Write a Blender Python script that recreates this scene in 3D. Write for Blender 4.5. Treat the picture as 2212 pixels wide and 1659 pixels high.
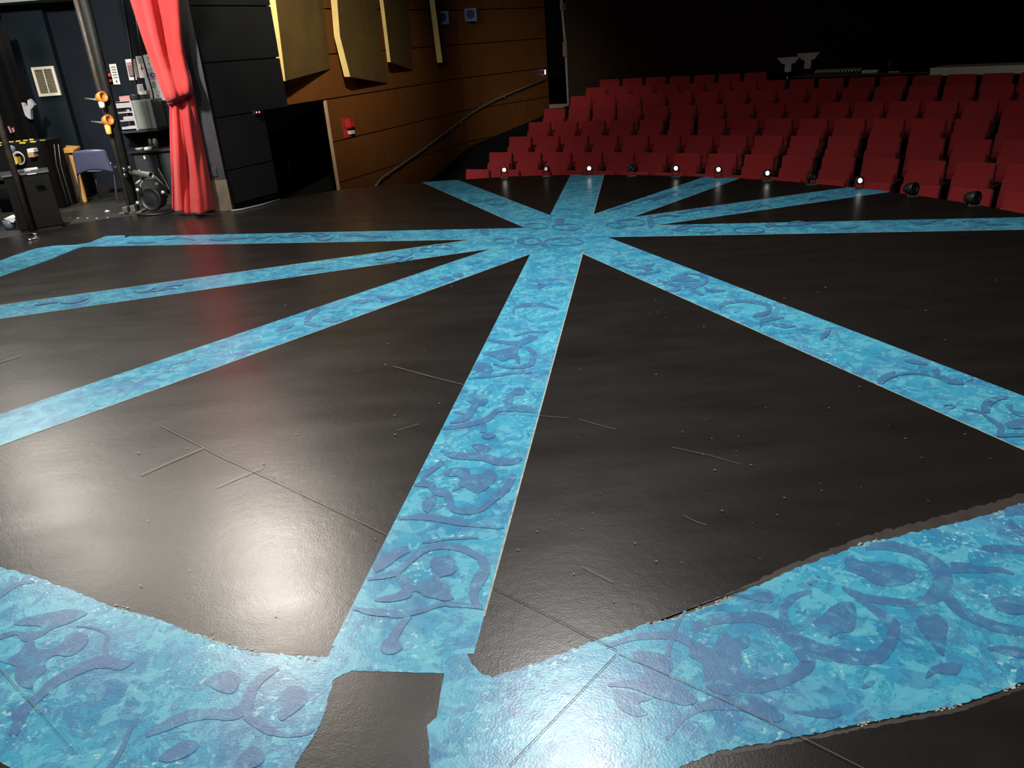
import bpy, bmesh, math, random
from mathutils import Vector, Matrix
random.seed(7)
PI = math.pi
for o in list(bpy.data.objects):
    bpy.data.objects.remove(o)
COL = bpy.context.scene.collection

# ------------------------------------------------------------------ camera, world, lights, exposure
F = 1700.0
H = 1.6
RX = Vector((0.99703023, -0.03062348, -0.07066068))      # camera right
DN = Vector((-0.07701123, -0.39646866, -0.91481248))     # camera down
FW = Vector((0.0, 0.91753736, -0.39764959))              # camera forward
EYE = Vector((0, 0, H))
cam = bpy.data.cameras.new('camera')
cam.sensor_width = 36.0
cam.lens = F / 2212.0 * 36.0
cam.clip_end = 200
cam.clip_start = 0.05
co = bpy.data.objects.new('camera', cam)
COL.objects.link(co)
co.matrix_world = Matrix(((RX.x, -DN.x, -FW.x, 0), (RX.y, -DN.y, -FW.y, 0), (RX.z, -DN.z, -FW.z, H), (0, 0, 0, 1)))
sc = bpy.context.scene
sc.camera = co
sc.view_settings.view_transform = 'Standard'
sc.view_settings.look = 'None'
sc.view_settings.gamma = 1
sc.view_settings.exposure = 0.0
sc.view_settings.use_curve_mapping = False

w = bpy.data.worlds.new('world')
sc.world = w
w.use_nodes = True
w.node_tree.nodes['Background'].inputs[0].default_value = (0.5, 0.55, 0.7, 1)
w.node_tree.nodes['Background'].inputs[1].default_value = 0.0012


def lamp(name, loc, target, power, size, color=(1.0, 0.95, 0.88), spread=PI, size_y=None):
    l = bpy.data.lights.new(name, 'AREA')
    l.shape = 'DISK' if size_y is None else 'RECTANGLE'
    l.size = size
    if size_y:
        l.size_y = size_y
    l.energy = power
    l.color = color
    l.spread = spread
    o = bpy.data.objects.new(name, l)
    COL.objects.link(o)
    o.location = loc
    d = Vector(target) - Vector(loc)
    o.rotation_euler = d.to_track_quat('-Z', 'Y').to_euler()
    return o


# overhead work lights above the frame, with added fill lamps and beams among them
LAMPS = [
    ((0.30, 5.20, 4.5), (0.40, 4.4, 0), 150, 0.30, (1.0, 0.96, 0.92), 150),
    ((-3.30, 8.60, 4.9), (-1.0, 2.5, 0), 122, 0.8, (1.0, 0.91, 0.80), 140),
    ((-7.00, 10.4, 4.7), (-5.6, 9.0, 0), 138, 0.8, (1.0, 0.93, 0.83), 180),
    ((1.20, 1.00, 5.0), (1.0, 2.6, 0), 66, 0.6, (1.0, 0.96, 0.92), 150),  # added behind the eye to lift the deck without a visible glare
    ((-5.20, 9.30, 4.5), (-4.6, 9.6, 0), 46, 0.8, (1.0, 0.93, 0.83), 180),
    ((-3.00, 2.00, 5.0), (-2.4, 4.6, 0), 98, 0.6, (1.0, 0.94, 0.86), 155),
    ((-0.50, 3.50, 5.0), (-3.0, 12.9, 2.0), 27, 0.3, (1.0, 0.86, 0.66), 26),  # added narrow beam to brighten the panel edges and wood wall
    ((-4.20, 5.60, 3.9), (-4.5, 11.0, 0.9), 90, 0.4, (1.0, 0.95, 0.88), 70),  # added beam to brighten the curtain and the wing papers
    ((3.50, 9.50, 5.4), (0.9, 19.2, 0.2), 4, 0.3, (1.0, 0.86, 0.66), 30),  # added weak beam to lift the rear wood wall and doorway
]
for l_ in LAMPS:
    lamp('work_or_fill_light', l_[0], l_[1], l_[2], l_[3], l_[4], math.radians(l_[5]))


# ------------------------------------------------------------------ pixel helpers (2212 x 1659 frame)
def ray(px, py):
    return RX * ((px - 1106) / F) + DN * ((py - 829.5) / F) + FW


def onz(px, py, z=0.0):
    v = ray(px, py)
    return EYE + v * ((z - H) / v.z)


def at(px, py, Y):
    v = ray(px, py)
    return EYE + v * (Y / v.y)


def onpl(px, py, P0, n):
    v = ray(px, py)
    return EYE + v * ((Vector(P0) - EYE).dot(n) / v.dot(n))


def proj(p):
    q = Vector(p) - EYE
    z = q.dot(FW)
    return 1106 + F * q.dot(RX) / z, 829.5 + F * q.dot(DN) / z


# ------------------------------------------------------------------ materials
def srgb(r, g, b):
    f = lambda c: (c / 255 / 12.92) if c / 255 <= 0.04045 else ((c / 255 + 0.055) / 1.055) ** 2.4
    return (f(r), f(g), f(b), 1)


def new_mat(name):
    m = bpy.data.materials.new(name)
    m.use_nodes = True
    nt = m.node_tree
    return m, nt, nt.nodes['Principled BSDF']


def N(nt, kind, **kw):
    n = nt.nodes.new(kind)
    for k, v in kw.items():
        setattr(n, k, v)
    return n


def noise(nt, coord, scale, detail=6, rough=0.6, dist=0.0):
    n = N(nt, 'ShaderNodeTexNoise')
    n.inputs['Scale'].default_value = scale
    n.inputs['Detail'].default_value = detail
    n.inputs['Roughness'].default_value = rough
    n.inputs['Distortion'].default_value = dist
    nt.links.new(coord, n.inputs['Vector'])
    return n.outputs['Fac']


def ramp(nt, fac, stops, interp='LINEAR'):
    r = N(nt, 'ShaderNodeValToRGB')
    r.color_ramp.interpolation = interp
    el = r.color_ramp.elements
    while len(el) < len(stops):
        el.new(0.5)
    for e, (p, c) in zip(el, stops):
        e.position = p
        e.color = c if len(c) == 4 else (*c, 1)
    nt.links.new(fac, r.inputs[0])
    return r.outputs[0]


def mix(nt, fac, a, b, mode='MIX'):
    n = N(nt, 'ShaderNodeMix', data_type='RGBA', blend_type=mode)
    for sock, v in ((n.inputs[0], fac), (n.inputs[6], a), (n.inputs[7], b)):
        if hasattr(v, 'links'):
            nt.links.new(v, sock)
        elif isinstance(v, (int, float)):
            sock.default_value = v
        else:
            sock.default_value = v if len(v) == 4 else (*v, 1)
    return n.outputs[2]


def bump(nt, bsdf, height, strength=0.2, dist=0.002, chain=None):
    b = N(nt, 'ShaderNodeBump')
    b.inputs['Strength'].default_value = strength
    b.inputs['Distance'].default_value = dist
    nt.links.new(height, b.inputs['Height'])
    if chain is not None:
        nt.links.new(chain, b.inputs['Normal'])
    nt.links.new(b.outputs[0], bsdf.inputs['Normal'])
    return b.outputs[0]


def plain(name, col, rough=0.6, var=0.25, scale=12.0, metal=0.0, bmp=0.15, bscale=80, spec=0.5, coat=0):
    """a lived-in surface: base colour broken by noise, slight bump"""
    m, nt, b = new_mat(name)
    tc = N(nt, 'ShaderNodeTexCoord').outputs['Object']
    n = noise(nt, tc, scale, 5)
    c = Vector(col[:3])
    lo = (*(c * (1 - var)), 1)
    hi = (*(c * (1 + var)), 1)
    nt.links.new(ramp(nt, n, [(0.3, lo), (0.7, hi)]), b.inputs['Base Color'])
    b.inputs['Roughness'].default_value = rough
    b.inputs['Metallic'].default_value = metal
    b.inputs['Specular IOR Level'].default_value = spec
    if coat:
        b.inputs['Coat Weight'].default_value = coat
    if bmp:
        bump(nt, b, noise(nt, tc, bscale, 3), bmp, 0.003)
    return m


def glow(name, col, strength):
    m, nt, b = new_mat(name)
    b.inputs['Base Color'].default_value = (*col, 1)
    b.inputs['Emission Color'].default_value = (*col, 1)
    b.inputs['Emission Strength'].default_value = strength
    return m


def floor_bump(nt, b, tc):
    """roller texture, broad waviness and small grit of a many times painted plywood deck"""
    fine = noise(nt, tc, 150, 3, 0.55)
    mid = noise(nt, tc, 28, 3, 0.5)
    wav = noise(nt, tc, 2.2, 2, 0.5)
    n1 = bump(nt, b, wav, 0.08, 0.020)
    n2 = bump(nt, b, mid, 0.12, 0.004, n1)
    return bump(nt, b, fine, 0.34, 0.0012, n2)


def stage_black():
    m, nt, b = new_mat('black_deck_paint')
    tc = N(nt, 'ShaderNodeTexCoord').outputs['Object']
    mp = N(nt, 'ShaderNodeMapping')
    mp.inputs['Scale'].default_value = (1.0, 3.2, 1.0)
    mp.inputs['Rotation'].default_value = (0, 0, 0.5)
    nt.links.new(tc, mp.inputs['Vector'])
    brush = noise(nt, mp.outputs[0], 1.6, 6, 0.6, 0.3)
    big = noise(nt, tc, 0.9, 4)
    base = ramp(nt, brush, [(0.3, (0.0080, 0.0069, 0.0063)), (0.7, (0.0140, 0.0120, 0.0108))])
    base = mix(nt, ramp(nt, big, [(0.45, (0, 0, 0)), (0.7, (1, 1, 1))]), base, (0.0125, 0.0108, 0.0100))
    speck = ramp(nt, noise(nt, tc, 210, 2), [(0.755, (0, 0, 0)), (0.775, (1, 1, 1))])
    base = mix(nt, speck, base, (0.10, 0.095, 0.085))
    nt.links.new(base, b.inputs['Base Color'])
    mp2 = N(nt, 'ShaderNodeMapping')
    mp2.inputs['Scale'].default_value = (1.0, 2.4, 1.0)
    mp2.inputs['Rotation'].default_value = (0, 0, -0.35)
    nt.links.new(tc, mp2.inputs['Vector'])
    streak = noise(nt, mp2.outputs[0], 1.3, 2, 0.5, 0.0)
    r = mix(nt, 0.5, ramp(nt, brush, [(0.3, (0.275,) * 3), (0.7, (0.335,) * 3)]), ramp(nt, streak, [(0.15, (0.23,) * 3), (0.85, (0.41,) * 3)]))
    nt.links.new(r, b.inputs['Roughness'])
    b.inputs['Specular IOR Level'].default_value = 0.5
    floor_bump(nt, b, tc)
    return m


def blue_colour(nt, tc):
    n1 = noise(nt, tc, 3.2, 8, 0.62, 0.4)
    c = ramp(nt, n1, [(0.28, (0.022, 0.176, 0.352)), (0.42, (0.035, 0.270, 0.450)), (0.58, (0.061, 0.362, 0.528)), (0.75, (0.099, 0.421, 0.538))])
    n2 = noise(nt, tc, 11, 6, 0.65, 0.8)
    c = mix(nt, ramp(nt, n2, [(0.50, (0, 0, 0)), (0.53, (0.75,) * 3), (0.7, (0.9,) * 3)]), c, (0.104, 0.421, 0.547))
    n3 = noise(nt, tc, 7, 7, 0.7, 1.0)
    c = mix(nt, ramp(nt, n3, [(0.33, (0.8,) * 3), (0.41, (0, 0, 0))]), c, (0.026, 0.166, 0.352))
    n4 = noise(nt, tc, 2.1, 5, 0.6, 0.6)
    c = mix(nt, ramp(nt, n4, [(0.56, (0, 0, 0)), (0.72, (0.65,) * 3)]), c, (0.104, 0.216, 0.411))
    c = mix(nt, ramp(nt, n2, [(0.478, (0, 0, 0)), (0.494, (0.55,) * 3), (0.508, (0, 0, 0))]), c, (0.025, 0.143, 0.287))
    n9 = noise(nt, tc, 6.5, 6, 0.62, 1.6)
    c = mix(nt, ramp(nt, n9, [(0.36, (0.55,) * 3), (0.44, (0.35,) * 3), (0.455, (0.75,) * 3), (0.47, (0, 0, 0))]), c, (0.044, 0.149, 0.333))
    n7 = noise(nt, tc, 30, 5, 0.7, 0.4)
    c = mix(nt, ramp(nt, n7, [(0.30, (0.45,) * 3), (0.45, (0, 0, 0))]), c, (0.020, 0.147, 0.293))
    n5 = noise(nt, tc, 42, 4, 0.62)
    n6 = noise(nt, tc, 4.5, 4, 0.6)
    spat = mix(nt, 1.0, ramp(nt, n5, [(0.57, (0, 0, 0)), (0.64, (1, 1, 1))]), ramp(nt, n6, [(0.47, (0, 0, 0)), (0.60, (1, 1, 1))]), 'MULTIPLY')
    return mix(nt, spat, c, (0.296, 0.597, 0.645)), n2


def blue_paint():
    m, nt, b = new_mat('mottled_blue_paint')
    tc = N(nt, 'ShaderNodeTexCoord').outputs['Object']
    c, n2 = blue_colour(nt, tc)
    nt.links.new(c, b.inputs['Base Color'])
    nt.links.new(ramp(nt, n2, [(0.3, (0.26,) * 3), (0.7, (0.32,) * 3)]), b.inputs['Roughness'])
    floor_bump(nt, b, tc)
    return m


def scroll_paint(name, base, dark, lo, hi):
    """a thin second coat: the mottled blue shows through it in patches"""
    m, nt, b = new_mat(name)
    tc = N(nt, 'ShaderNodeTexCoord').outputs['Object']
    n1 = noise(nt, tc, 9, 6, 0.65, 0.6)
    under, _ = blue_colour(nt, tc)
    c = ramp(nt, n1, [(0.3, dark), (0.65, base)])
    n8 = noise(nt, tc, 13, 7, 0.7, 0.8)
    c = mix(nt, ramp(nt, n8, [(lo, (0.05,) * 3), (hi, (0.85,) * 3)]), under, c)
    nt.links.new(c, b.inputs['Base Color'])
    b.inputs['Roughness'].default_value = 0.33
    floor_bump(nt, b, tc)
    return m


def wood_wall(name, lo, hi):
    m, nt, b = new_mat(name)
    tc = N(nt, 'ShaderNodeTexCoord').outputs['Object']
    mp = N(nt, 'ShaderNodeMapping')
    mp.inputs['Scale'].default_value = (6, 6, 0.6)
    nt.links.new(tc, mp.inputs['Vector'])
    n = noise(nt, mp.outputs[0], 3.0, 8, 0.6, 1.2)
    n2 = noise(nt, tc, 0.6, 2)
    c = ramp(nt, n, [(0.3, lo), (0.7, hi)])
    c = mix(nt, ramp(nt, n2, [(0.4, (0, 0, 0)), (0.6, (0.35,) * 3)]), c, lo)
    nt.links.new(c, b.inputs['Base Color'])
    b.inputs['Roughness'].default_value = 0.5
    bump(nt, b, n, 0.05, 0.002)
    return m


def velvet(name, lo, hi, scale=40):
    m, nt, b = new_mat(name)
    tc = N(nt, 'ShaderNodeTexCoord').outputs['Object']
    n = noise(nt, tc, scale, 4)
    nt.links.new(ramp(nt, n, [(0.3, lo), (0.7, hi)]), b.inputs['Base Color'])
    b.inputs['Roughness'].default_value = 0.85
    b.inputs['Sheen Weight'].default_value = 0.15
    b.inputs['Specular IOR Level'].default_value = 0.15
    bump(nt, b, noise(nt, tc, 260, 2), 0.25, 0.002)
    return m


M = dict(
    deck=stage_black(), blue=blue_paint(),
    scroll=scroll_paint('scroll_blue_paint', (0.064, 0.155, 0.320), (0.040, 0.115, 0.270), 0.32, 0.50),
    scroll_edge=scroll_paint('scroll_outline_paint', (0.038, 0.125, 0.270), (0.028, 0.095, 0.230), 0.40, 0.58),
    seam=plain('deck_seam', (0.006, 0.005, 0.005), 0.8, bmp=0),
    scuff_glint=plain('pale_scuff_and_seam_glint', (0.17, 0.15, 0.13), 0.35, bmp=0.1),  # scratches and flecks, plus light caught by seam edges painted pale
    dust=plain('brown_overspray', (0.036, 0.029, 0.025), 0.5, 0.35, 9, bmp=0.2),
    rim=plain('pale_paint_rim', (0.30, 0.34, 0.30), 0.5, 0.4, 30, bmp=0.2),
    wingfloor=plain('worn_grey_deck', (0.026, 0.027, 0.024), 0.5, 0.45, 3.0, bmp=0.2),
    slate=plain('slate_wall_paint', (0.0050, 0.0088, 0.0150), 0.7, 0.25, 1.2, bmp=0.1, spec=0.18),
    slate2=plain('slate_pilaster_paint', (0.0062, 0.0122, 0.0178), 0.7, 0.2, 1.2, bmp=0.1, spec=0.18),
    blackwall=plain('black_wall_paint', (0.0045, 0.0056, 0.0062), 0.6, 0.3, 1.5, bmp=0.1),
    pillar=plain('dusty_black_paint', (0.023, 0.021, 0.027), 0.6, 0.3, 6, bmp=0.15),
    ply=plain('bare_plywood', (0.115, 0.092, 0.055), 0.7, 0.35, 4, bmp=0.1),
    wood=wood_wall('amber_veneer', (0.170, 0.064, 0.015), (0.245, 0.094, 0.023)),
    woodedge=plain('pale_wood_edge', (0.55, 0.42, 0.27), 0.5, 0.15),
    cloud=plain('ochre_panel', (0.150, 0.096, 0.028), 0.7, 0.2, 3),
    cloudedge=plain('lit_cream_panel_edge', (0.84, 0.63, 0.23), 0.6, 0.1, 3),  # much paler than the face: light striking the edge is in the colour
    darkwall=plain('dark_house_wall', (0.055, 0.028, 0.014), 0.6, 0.25, 1.0),
    void=plain('black_cloth_and_void', (0.0035, 0.0032, 0.0036), 0.95, 0.3, spec=0.1),  # masking drape, also the black put in for the doorway's darkness
    carpet=plain('dark_house_carpet', (0.012, 0.012, 0.013), 0.95, 0.3, 20, spec=0.1),
    red_seat=velvet('red_upholstery', (0.370, 0.030, 0.036), (0.470, 0.042, 0.047)),
    red_curtain=velvet('red_velour', (0.470, 0.036, 0.036), (0.560, 0.048, 0.046), 9),
    matteblack=plain('matt_black', (0.0042, 0.0040, 0.0038), 0.8, 0.3, spec=0.2),
    black=plain('satin_black', (0.010, 0.010, 0.011), 0.45, 0.3),
    blackmetal=plain('black_steel', (0.010, 0.0105, 0.0095), 0.6, 0.4, 20, spec=0.3),
    brownsteel=plain('rusty_brown_steel', (0.050, 0.038, 0.031), 0.5, 0.4, 14, metal=0.3),
    chrome=plain('chrome', (0.62, 0.62, 0.60), 0.22, 0.08, metal=1.0, bmp=0),
    greymetal=plain('grey_enamel', (0.20, 0.22, 0.20), 0.5, 0.12, 8),
    lightgrey=plain('pale_grey_enamel', (0.42, 0.42, 0.43), 0.5, 0.12, 8),
    pipe=plain('grey_pipe', (0.16, 0.17, 0.15), 0.45, 0.3, 14, metal=0.5),
    chairplastic=plain('slate_blue_plastic', (0.085, 0.092, 0.165), 0.38, 0.08, bmp=0.05),
    white=plain('white_paper', (0.78, 0.77, 0.74), 0.8, 0.05),
    greypaper=plain('grey_paper', (0.52, 0.53, 0.50), 0.8, 0.06),
    brownprint=plain('brown_print', (0.22, 0.16, 0.14), 0.8, 0.2, 60),
    pinkprint=plain('pink_print', (0.50, 0.24, 0.24), 0.8, 0.2, 60),
    redink=plain('red_ink', (0.42, 0.06, 0.07), 0.8, 0.1),
    blueink=plain('blue_ink', (0.055, 0.065, 0.30), 0.8, 0.1),
    ink=plain('grey_ink', (0.20, 0.20, 0.20), 0.8, 0.1),
    blackink=plain('black_ink', (0.03, 0.03, 0.03), 0.8, 0.1),
    ventcream=plain('cream_enamel', (0.70, 0.68, 0.55), 0.5, 0.06),
    ventslat=plain('olive_slat', (0.20, 0.185, 0.115), 0.5, 0.1),
    orange=plain('orange_plastic', (0.52, 0.19, 0.035), 0.4, 0.12),
    yellowplastic=plain('yellow_plastic', (0.72, 0.50, 0.10), 0.45, 0.12),
    tapeyellow=plain('yellow_tape', (0.72, 0.65, 0.06), 0.5, 0.08),
    oak=plain('orange_oak', (0.52, 0.27, 0.06), 0.45, 0.2, 8),
    darkoak=plain('dark_brown_wood', (0.060, 0.036, 0.022), 0.5, 0.3, 8),
    redplastic=plain('red_enamel', (0.55, 0.035, 0.035), 0.35, 0.1),
    cardboard=plain('tan_card', (0.48, 0.29, 0.14), 0.8, 0.1),
    cloth=plain('grey_cloth', (0.40, 0.40, 0.42), 0.9, 0.15),
    bucket=plain('blue_grey_plastic', (0.10, 0.15, 0.19), 0.4, 0.1),
    speaker=plain('blue_speaker_grille', (0.16, 0.26, 0.50), 0.7, 0.3, 60),
    speakerdark=plain('dark_blue_cone', (0.03, 0.05, 0.12), 0.7, 0.2),
    roll=plain('dark_grey_vinyl', (0.026, 0.029, 0.034), 0.45, 0.2),
    deskcloth=plain('pale_desk_edge', (0.78, 0.78, 0.64), 0.7, 0.1),
    standgrey=plain('pale_stand_enamel', (0.60, 0.58, 0.58), 0.5, 0.1),
    beige=plain('beige_paint', (0.80, 0.64, 0.52), 0.6, 0.1),
    lens=glow('lamp_lens', (1.0, 0.94, 0.88), 2.2),
    dimlens=glow('dim_lamp_lens', (1.0, 0.85, 0.8), 0.22),
    offlens=plain('dark_glass_lens', (0.03, 0.03, 0.03), 0.1, 0.1, bmp=0),
    redled=glow('red_indicator', (1.0, 0.18, 0.32), 1.6),
    blueled=glow('violet_indicator', (0.55, 0.5, 1.0), 4.0),
)


# ------------------------------------------------------------------ mesh building
class MB:
    def __init__(s):
        s.bm = bmesh.new()
        s.slot = 0

    def face(s, pts, slot=None):
        vs = [s.bm.verts.new(p) for p in pts]
        f = s.bm.faces.new(vs)
        f.material_index = s.slot if slot is None else slot
        return f

    def hexa(s, a, b):
        """prism between two same-length loops a (bottom) and b (top)"""
        va = [s.bm.verts.new(p) for p in a]
        vb = [s.bm.verts.new(p) for p in b]
        n = len(a)
        fs = [s.bm.faces.new(va[::-1]), s.bm.faces.new(vb)]
        for i in range(n):
            j = (i + 1) % n
            fs.append(s.bm.faces.new((va[i], va[j], vb[j], vb[i])))
        for f in fs:
            f.material_index = s.slot
        return fs

    def box(s, x0, x1, y0, y1, z0, z1, mat=None, bev=0.0):
        p = [Vector(c) for c in ((x0, y0, z0), (x1, y0, z0), (x1, y1, z0), (x0, y1, z0))]
        q = [Vector(c) for c in ((x0, y0, z1), (x1, y0, z1), (x1, y1, z1), (x0, y1, z1))]
        if mat is not None:
            p = [mat @ c for c in p]
            q = [mat @ c for c in q]
        fs = s.hexa(p, q)
        if bev:
            ed = {e for f in fs for e in f.edges}
            bmesh.ops.bevel(s.bm, geom=list(ed), offset=bev, segments=2, affect='EDGES', profile=0.5)
        return fs

    def prism(s, poly, z0, z1):
        return s.hexa([Vector((p[0], p[1], z0)) for p in poly], [Vector((p[0], p[1], z1)) for p in poly])

    def tube(s, pts, r, n=10, cap=True):
        pts = [Vector(p) for p in pts]
        rings = []
        up = None
        for i, p in enumerate(pts):
            d = (pts[min(i + 1, len(pts) - 1)] - pts[max(i - 1, 0)]).normalized()
            if up is None:
                up = d.orthogonal().normalized()
            u = (up - d * up.dot(d)).normalized()
            up = u
            v = d.cross(u)
            rr = r[i] if isinstance(r, (list, tuple)) else r
            rings.append([s.bm.verts.new(p + (u * math.cos(2 * PI * k / n) + v * math.sin(2 * PI * k / n)) * rr) for k in range(n)])
        for a, b in zip(rings, rings[1:]):
            for k in range(n):
                f = s.bm.faces.new((a[k], a[(k + 1) % n], b[(k + 1) % n], b[k]))
                f.smooth = True
                f.material_index = s.slot
        if cap:
            for rg, rev in ((rings[0], True), (rings[-1], False)):
                f = s.bm.faces.new(rg[::-1] if rev else rg)
                f.material_index = s.slot

    def lathe(s, c, axis, prof, n=16):
        """profile of (distance along axis, radius)"""
        c = Vector(c)
        d = Vector(axis).normalized()
        u = d.orthogonal().normalized()
        v = d.cross(u)
        rings = [[s.bm.verts.new(c + d * t + (u * math.cos(2 * PI * k / n) + v * math.sin(2 * PI * k / n)) * max(r, 1e-4)) for k in range(n)] for t, r in prof]
        for a, b in zip(rings, rings[1:]):
            for k in range(n):
                f = s.bm.faces.new((a[k], a[(k + 1) % n], b[(k + 1) % n], b[k]))
                f.smooth = True
                f.material_index = s.slot
        s.bm.faces.new(rings[0][::-1]).material_index = s.slot
        s.bm.faces.new(rings[-1]).material_index = s.slot

    def grid(s, rows, smooth=True):
        vs = [[s.bm.verts.new(p) for p in r] for r in rows]
        for a, b in zip(vs, vs[1:]):
            for k in range(len(a) - 1):
                f = s.bm.faces.new((a[k], a[k + 1], b[k + 1], b[k]))
                f.smooth = smooth
                f.material_index = s.slot

    def build(s, name, mats, parent=None, solid=0.0, flip=True):
        if flip:
            bmesh.ops.recalc_face_normals(s.bm, faces=s.bm.faces[:])
        me = bpy.data.meshes.new(name)
        if parent is not None:
            off = Vector(parent.location) if parent.parent is None else Vector(parent.parent.location) + Vector(parent.location)
            if not parent.get('_local'):
                for v in s.bm.verts:
                    v.co -= off
        s.bm.to_mesh(me)
        s.bm.free()
        for m in (mats if isinstance(mats, (list, tuple)) else [mats]):
            me.materials.append(m)
        o = bpy.data.objects.new(name, me)
        COL.objects.link(o)
        if parent is not None:
            o.parent = parent
        if solid:
            md = o.modifiers.new('solid', 'SOLIDIFY')
            md.thickness = solid
        return o


def tag(o, label, cat, group=None):
    o['label'] = label
    o['category'] = cat
    if group:
        o['group'] = group
    return o


def thing(name, loc, label, cat, group=None):
    o = bpy.data.objects.new(name, None)
    o.empty_display_size = 0.1
    COL.objects.link(o)
    o.location = loc
    return tag(o, label, cat, group)


def struct(o):
    o['kind'] = 'structure'
    return o


# ------------------------------------------------------------------ the stage deck and its painting
CX = Vector((0.360480182, 4.38558494)) * H
WID = 0.26961842 * H
ANG = [1.38899203, 1.92786734, -0.253490347, 0.265602131, 0.8215506]
APRON_PX = [(608, 430), (735, 410), (835, 400.5), (935, 392), (1020, 386.5), (1100, 381.3), (1200, 378.2), (1300, 377.4), (1400, 378.4), (1500, 381), (1600, 385.3), (1700, 391.7), (1800, 400.7), (1900, 411.3), (2000, 425), (2100, 440.5), (2212, 462)]
APRON = [onz(*p).to_2d() for p in APRON_PX] + [Vector((4.55, 5.4)), Vector((4.75, 4.2)), Vector((4.85, 2.5))]
SEAM_PX = [(0, 515), (70, 503), (130, 489), (250, 469.5), (310, 463), (375, 462), (405, 470), (440, 467), (500, 455.5)]
SEAM = [onz(*p).to_2d() for p in SEAM_PX]


def clip_apron(poly):
    for a, b in zip(APRON[1:], APRON[2:]):
        d = b - a
        n = Vector((d.y, -d.x))            # inside: right of the walk from left to right
        out = []
        for i in range(len(poly)):
            p, q = poly[i], poly[(i + 1) % len(poly)]
            sp, sq = (p - a).dot(n), (q - a).dot(n)
            if sp >= 0:
                out.append(p)
            if (sp >= 0) != (sq >= 0):
                out.append(p + (q - p) * (sp / (sp - sq)))
        poly = out
        if not poly:
            break
    return poly


fl = MB()


LAY = [0.0]                                # every coat lies a hair above the one before it


def paint(poly, z, slot, lift=0.0):
    if not lift:
        LAY[0] += 9e-6 if slot < 4 else 2e-6
        lift = LAY[0]
    if len(poly) >= 3:
        f = fl.face([Vector((p[0], p[1], z + lift)) for p in poly], slot)
        if f.normal.z < 0 or (f.normal_update() or f.normal.z < 0):
            f.normal_flip()


def ragged(px, amp=3.0, step=9.0, closed=True, only=None):
    """break a traced edge into small steps with a brushy wobble (pixels of the frame)"""
    out = []
    n = len(px)
    for i in range(n if closed else n - 1):
        a, b = px[i], px[(i + 1) % n]
        L = math.hypot(b[0] - a[0], b[1] - a[1])
        k = max(1, int(L / step))
        for j in range(k):
            t = j / k
            x, y = a[0] + (b[0] - a[0]) * t, a[1] + (b[1] - a[1]) * t
            g = amp if (only is None or i in only) and 0 < j else amp * 0.3
            out.append((x + random.gauss(0, g * 0.4), y + random.gauss(0, g * 0.45)))
    return out


def w2(px):
    return [onz(*p).to_2d() for p in px]


# the deck itself
deck = [Vector((-3.17, 9.51))] + APRON + [Vector((4.9, -4)), Vector((-8.5, -4)), Vector((-8.5, 5.2)), Vector((-6.3, 7.7))] + SEAM[:-1]
fl.prism(deck, -0.18, 0.0)

# star: five straight strips through one centre
EXT = [(2.3, 3.31), (2.9, 3.6), (4.6, 2.60), (3.2, 4.6), (2.6, 4.2)]
for (e1, e2), t in zip(EXT, ANG):
    d = Vector((math.cos(t), math.sin(t)))
    n = Vector((-d.y, d.x)) * (WID / 2)
    a = CX + d * e1 * H * (1 if t != ANG[1] else 1)
    b = CX - d * e2 * H
    if t == ANG[2]:
        b = CX - d * (CX - onz(255, 519.8).to_2d()).length
    paint(clip_apron([a + n, b + n, b - n, a - n]), 0.0006, 1)
# left end of the left-hand strip and the ring band running off the frame there
paint(w2(ragged([(270, 508.3), (228, 510), (193, 524), (164.5, 528.7), (117.5, 530.5), (82, 536), (35, 550), (0, 562.8), (-80, 590), (-260, 640), (-260, 690), (-80, 626), (0, 597.5), (47, 581.6), (103, 563), (153, 541.7), (178.7, 533.4), (270, 531.3)], 0.5, 20)), 0.0005, 1)
# ring band at the front: left and right of the bare square below the front strip
left_in = [(-300, 1120), (0, 1225), (72, 1245), (159, 1276), (224, 1303), (275, 1319), (347, 1339), (398, 1361), (470, 1386), (542, 1408), (615, 1415), (703, 1420)]
left_band = left_in + [(730, 1390), (1000, 1395), (1021, 1437), (960, 1455), (759, 1449.5), (719, 1470), (697.6, 1550), (679.6, 1586), (640, 1648), (600, 1760), (560, 1830), (22, 1659), (0, 1646), (-300, 1520)]
paint(w2(ragged(left_band, 3.2, 8, only=set(range(0, 12)) | set(range(16, 21)))), 0.0008, 1)
right_in = [(1021, 1436), (1040, 1456), (1063, 1464), (1142, 1438), (1215, 1412), (1287, 1384), (1345, 1366), (1396, 1348), (1465, 1334), (1572, 1293), (1712, 1231), (1869, 1174), (2042, 1136), (2212, 1091), (2420, 1040)]
right_band = [(960, 1430)] + right_in + [(2500, 1400), (2212, 1475), (2071, 1524), (1877, 1561), (1795, 1578), (1671, 1602), (1547, 1623), (1465, 1659), (1380, 1720), (1250, 1830), (940, 1830), (929, 1659), (927, 1615), (922, 1568), (943, 1550), (952, 1496), (960, 1456)]
paint(w2(ragged(right_band, 3.4, 8, only=set(range(1, 16)) | set(range(16, 30)))), 0.0008, 1)

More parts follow.
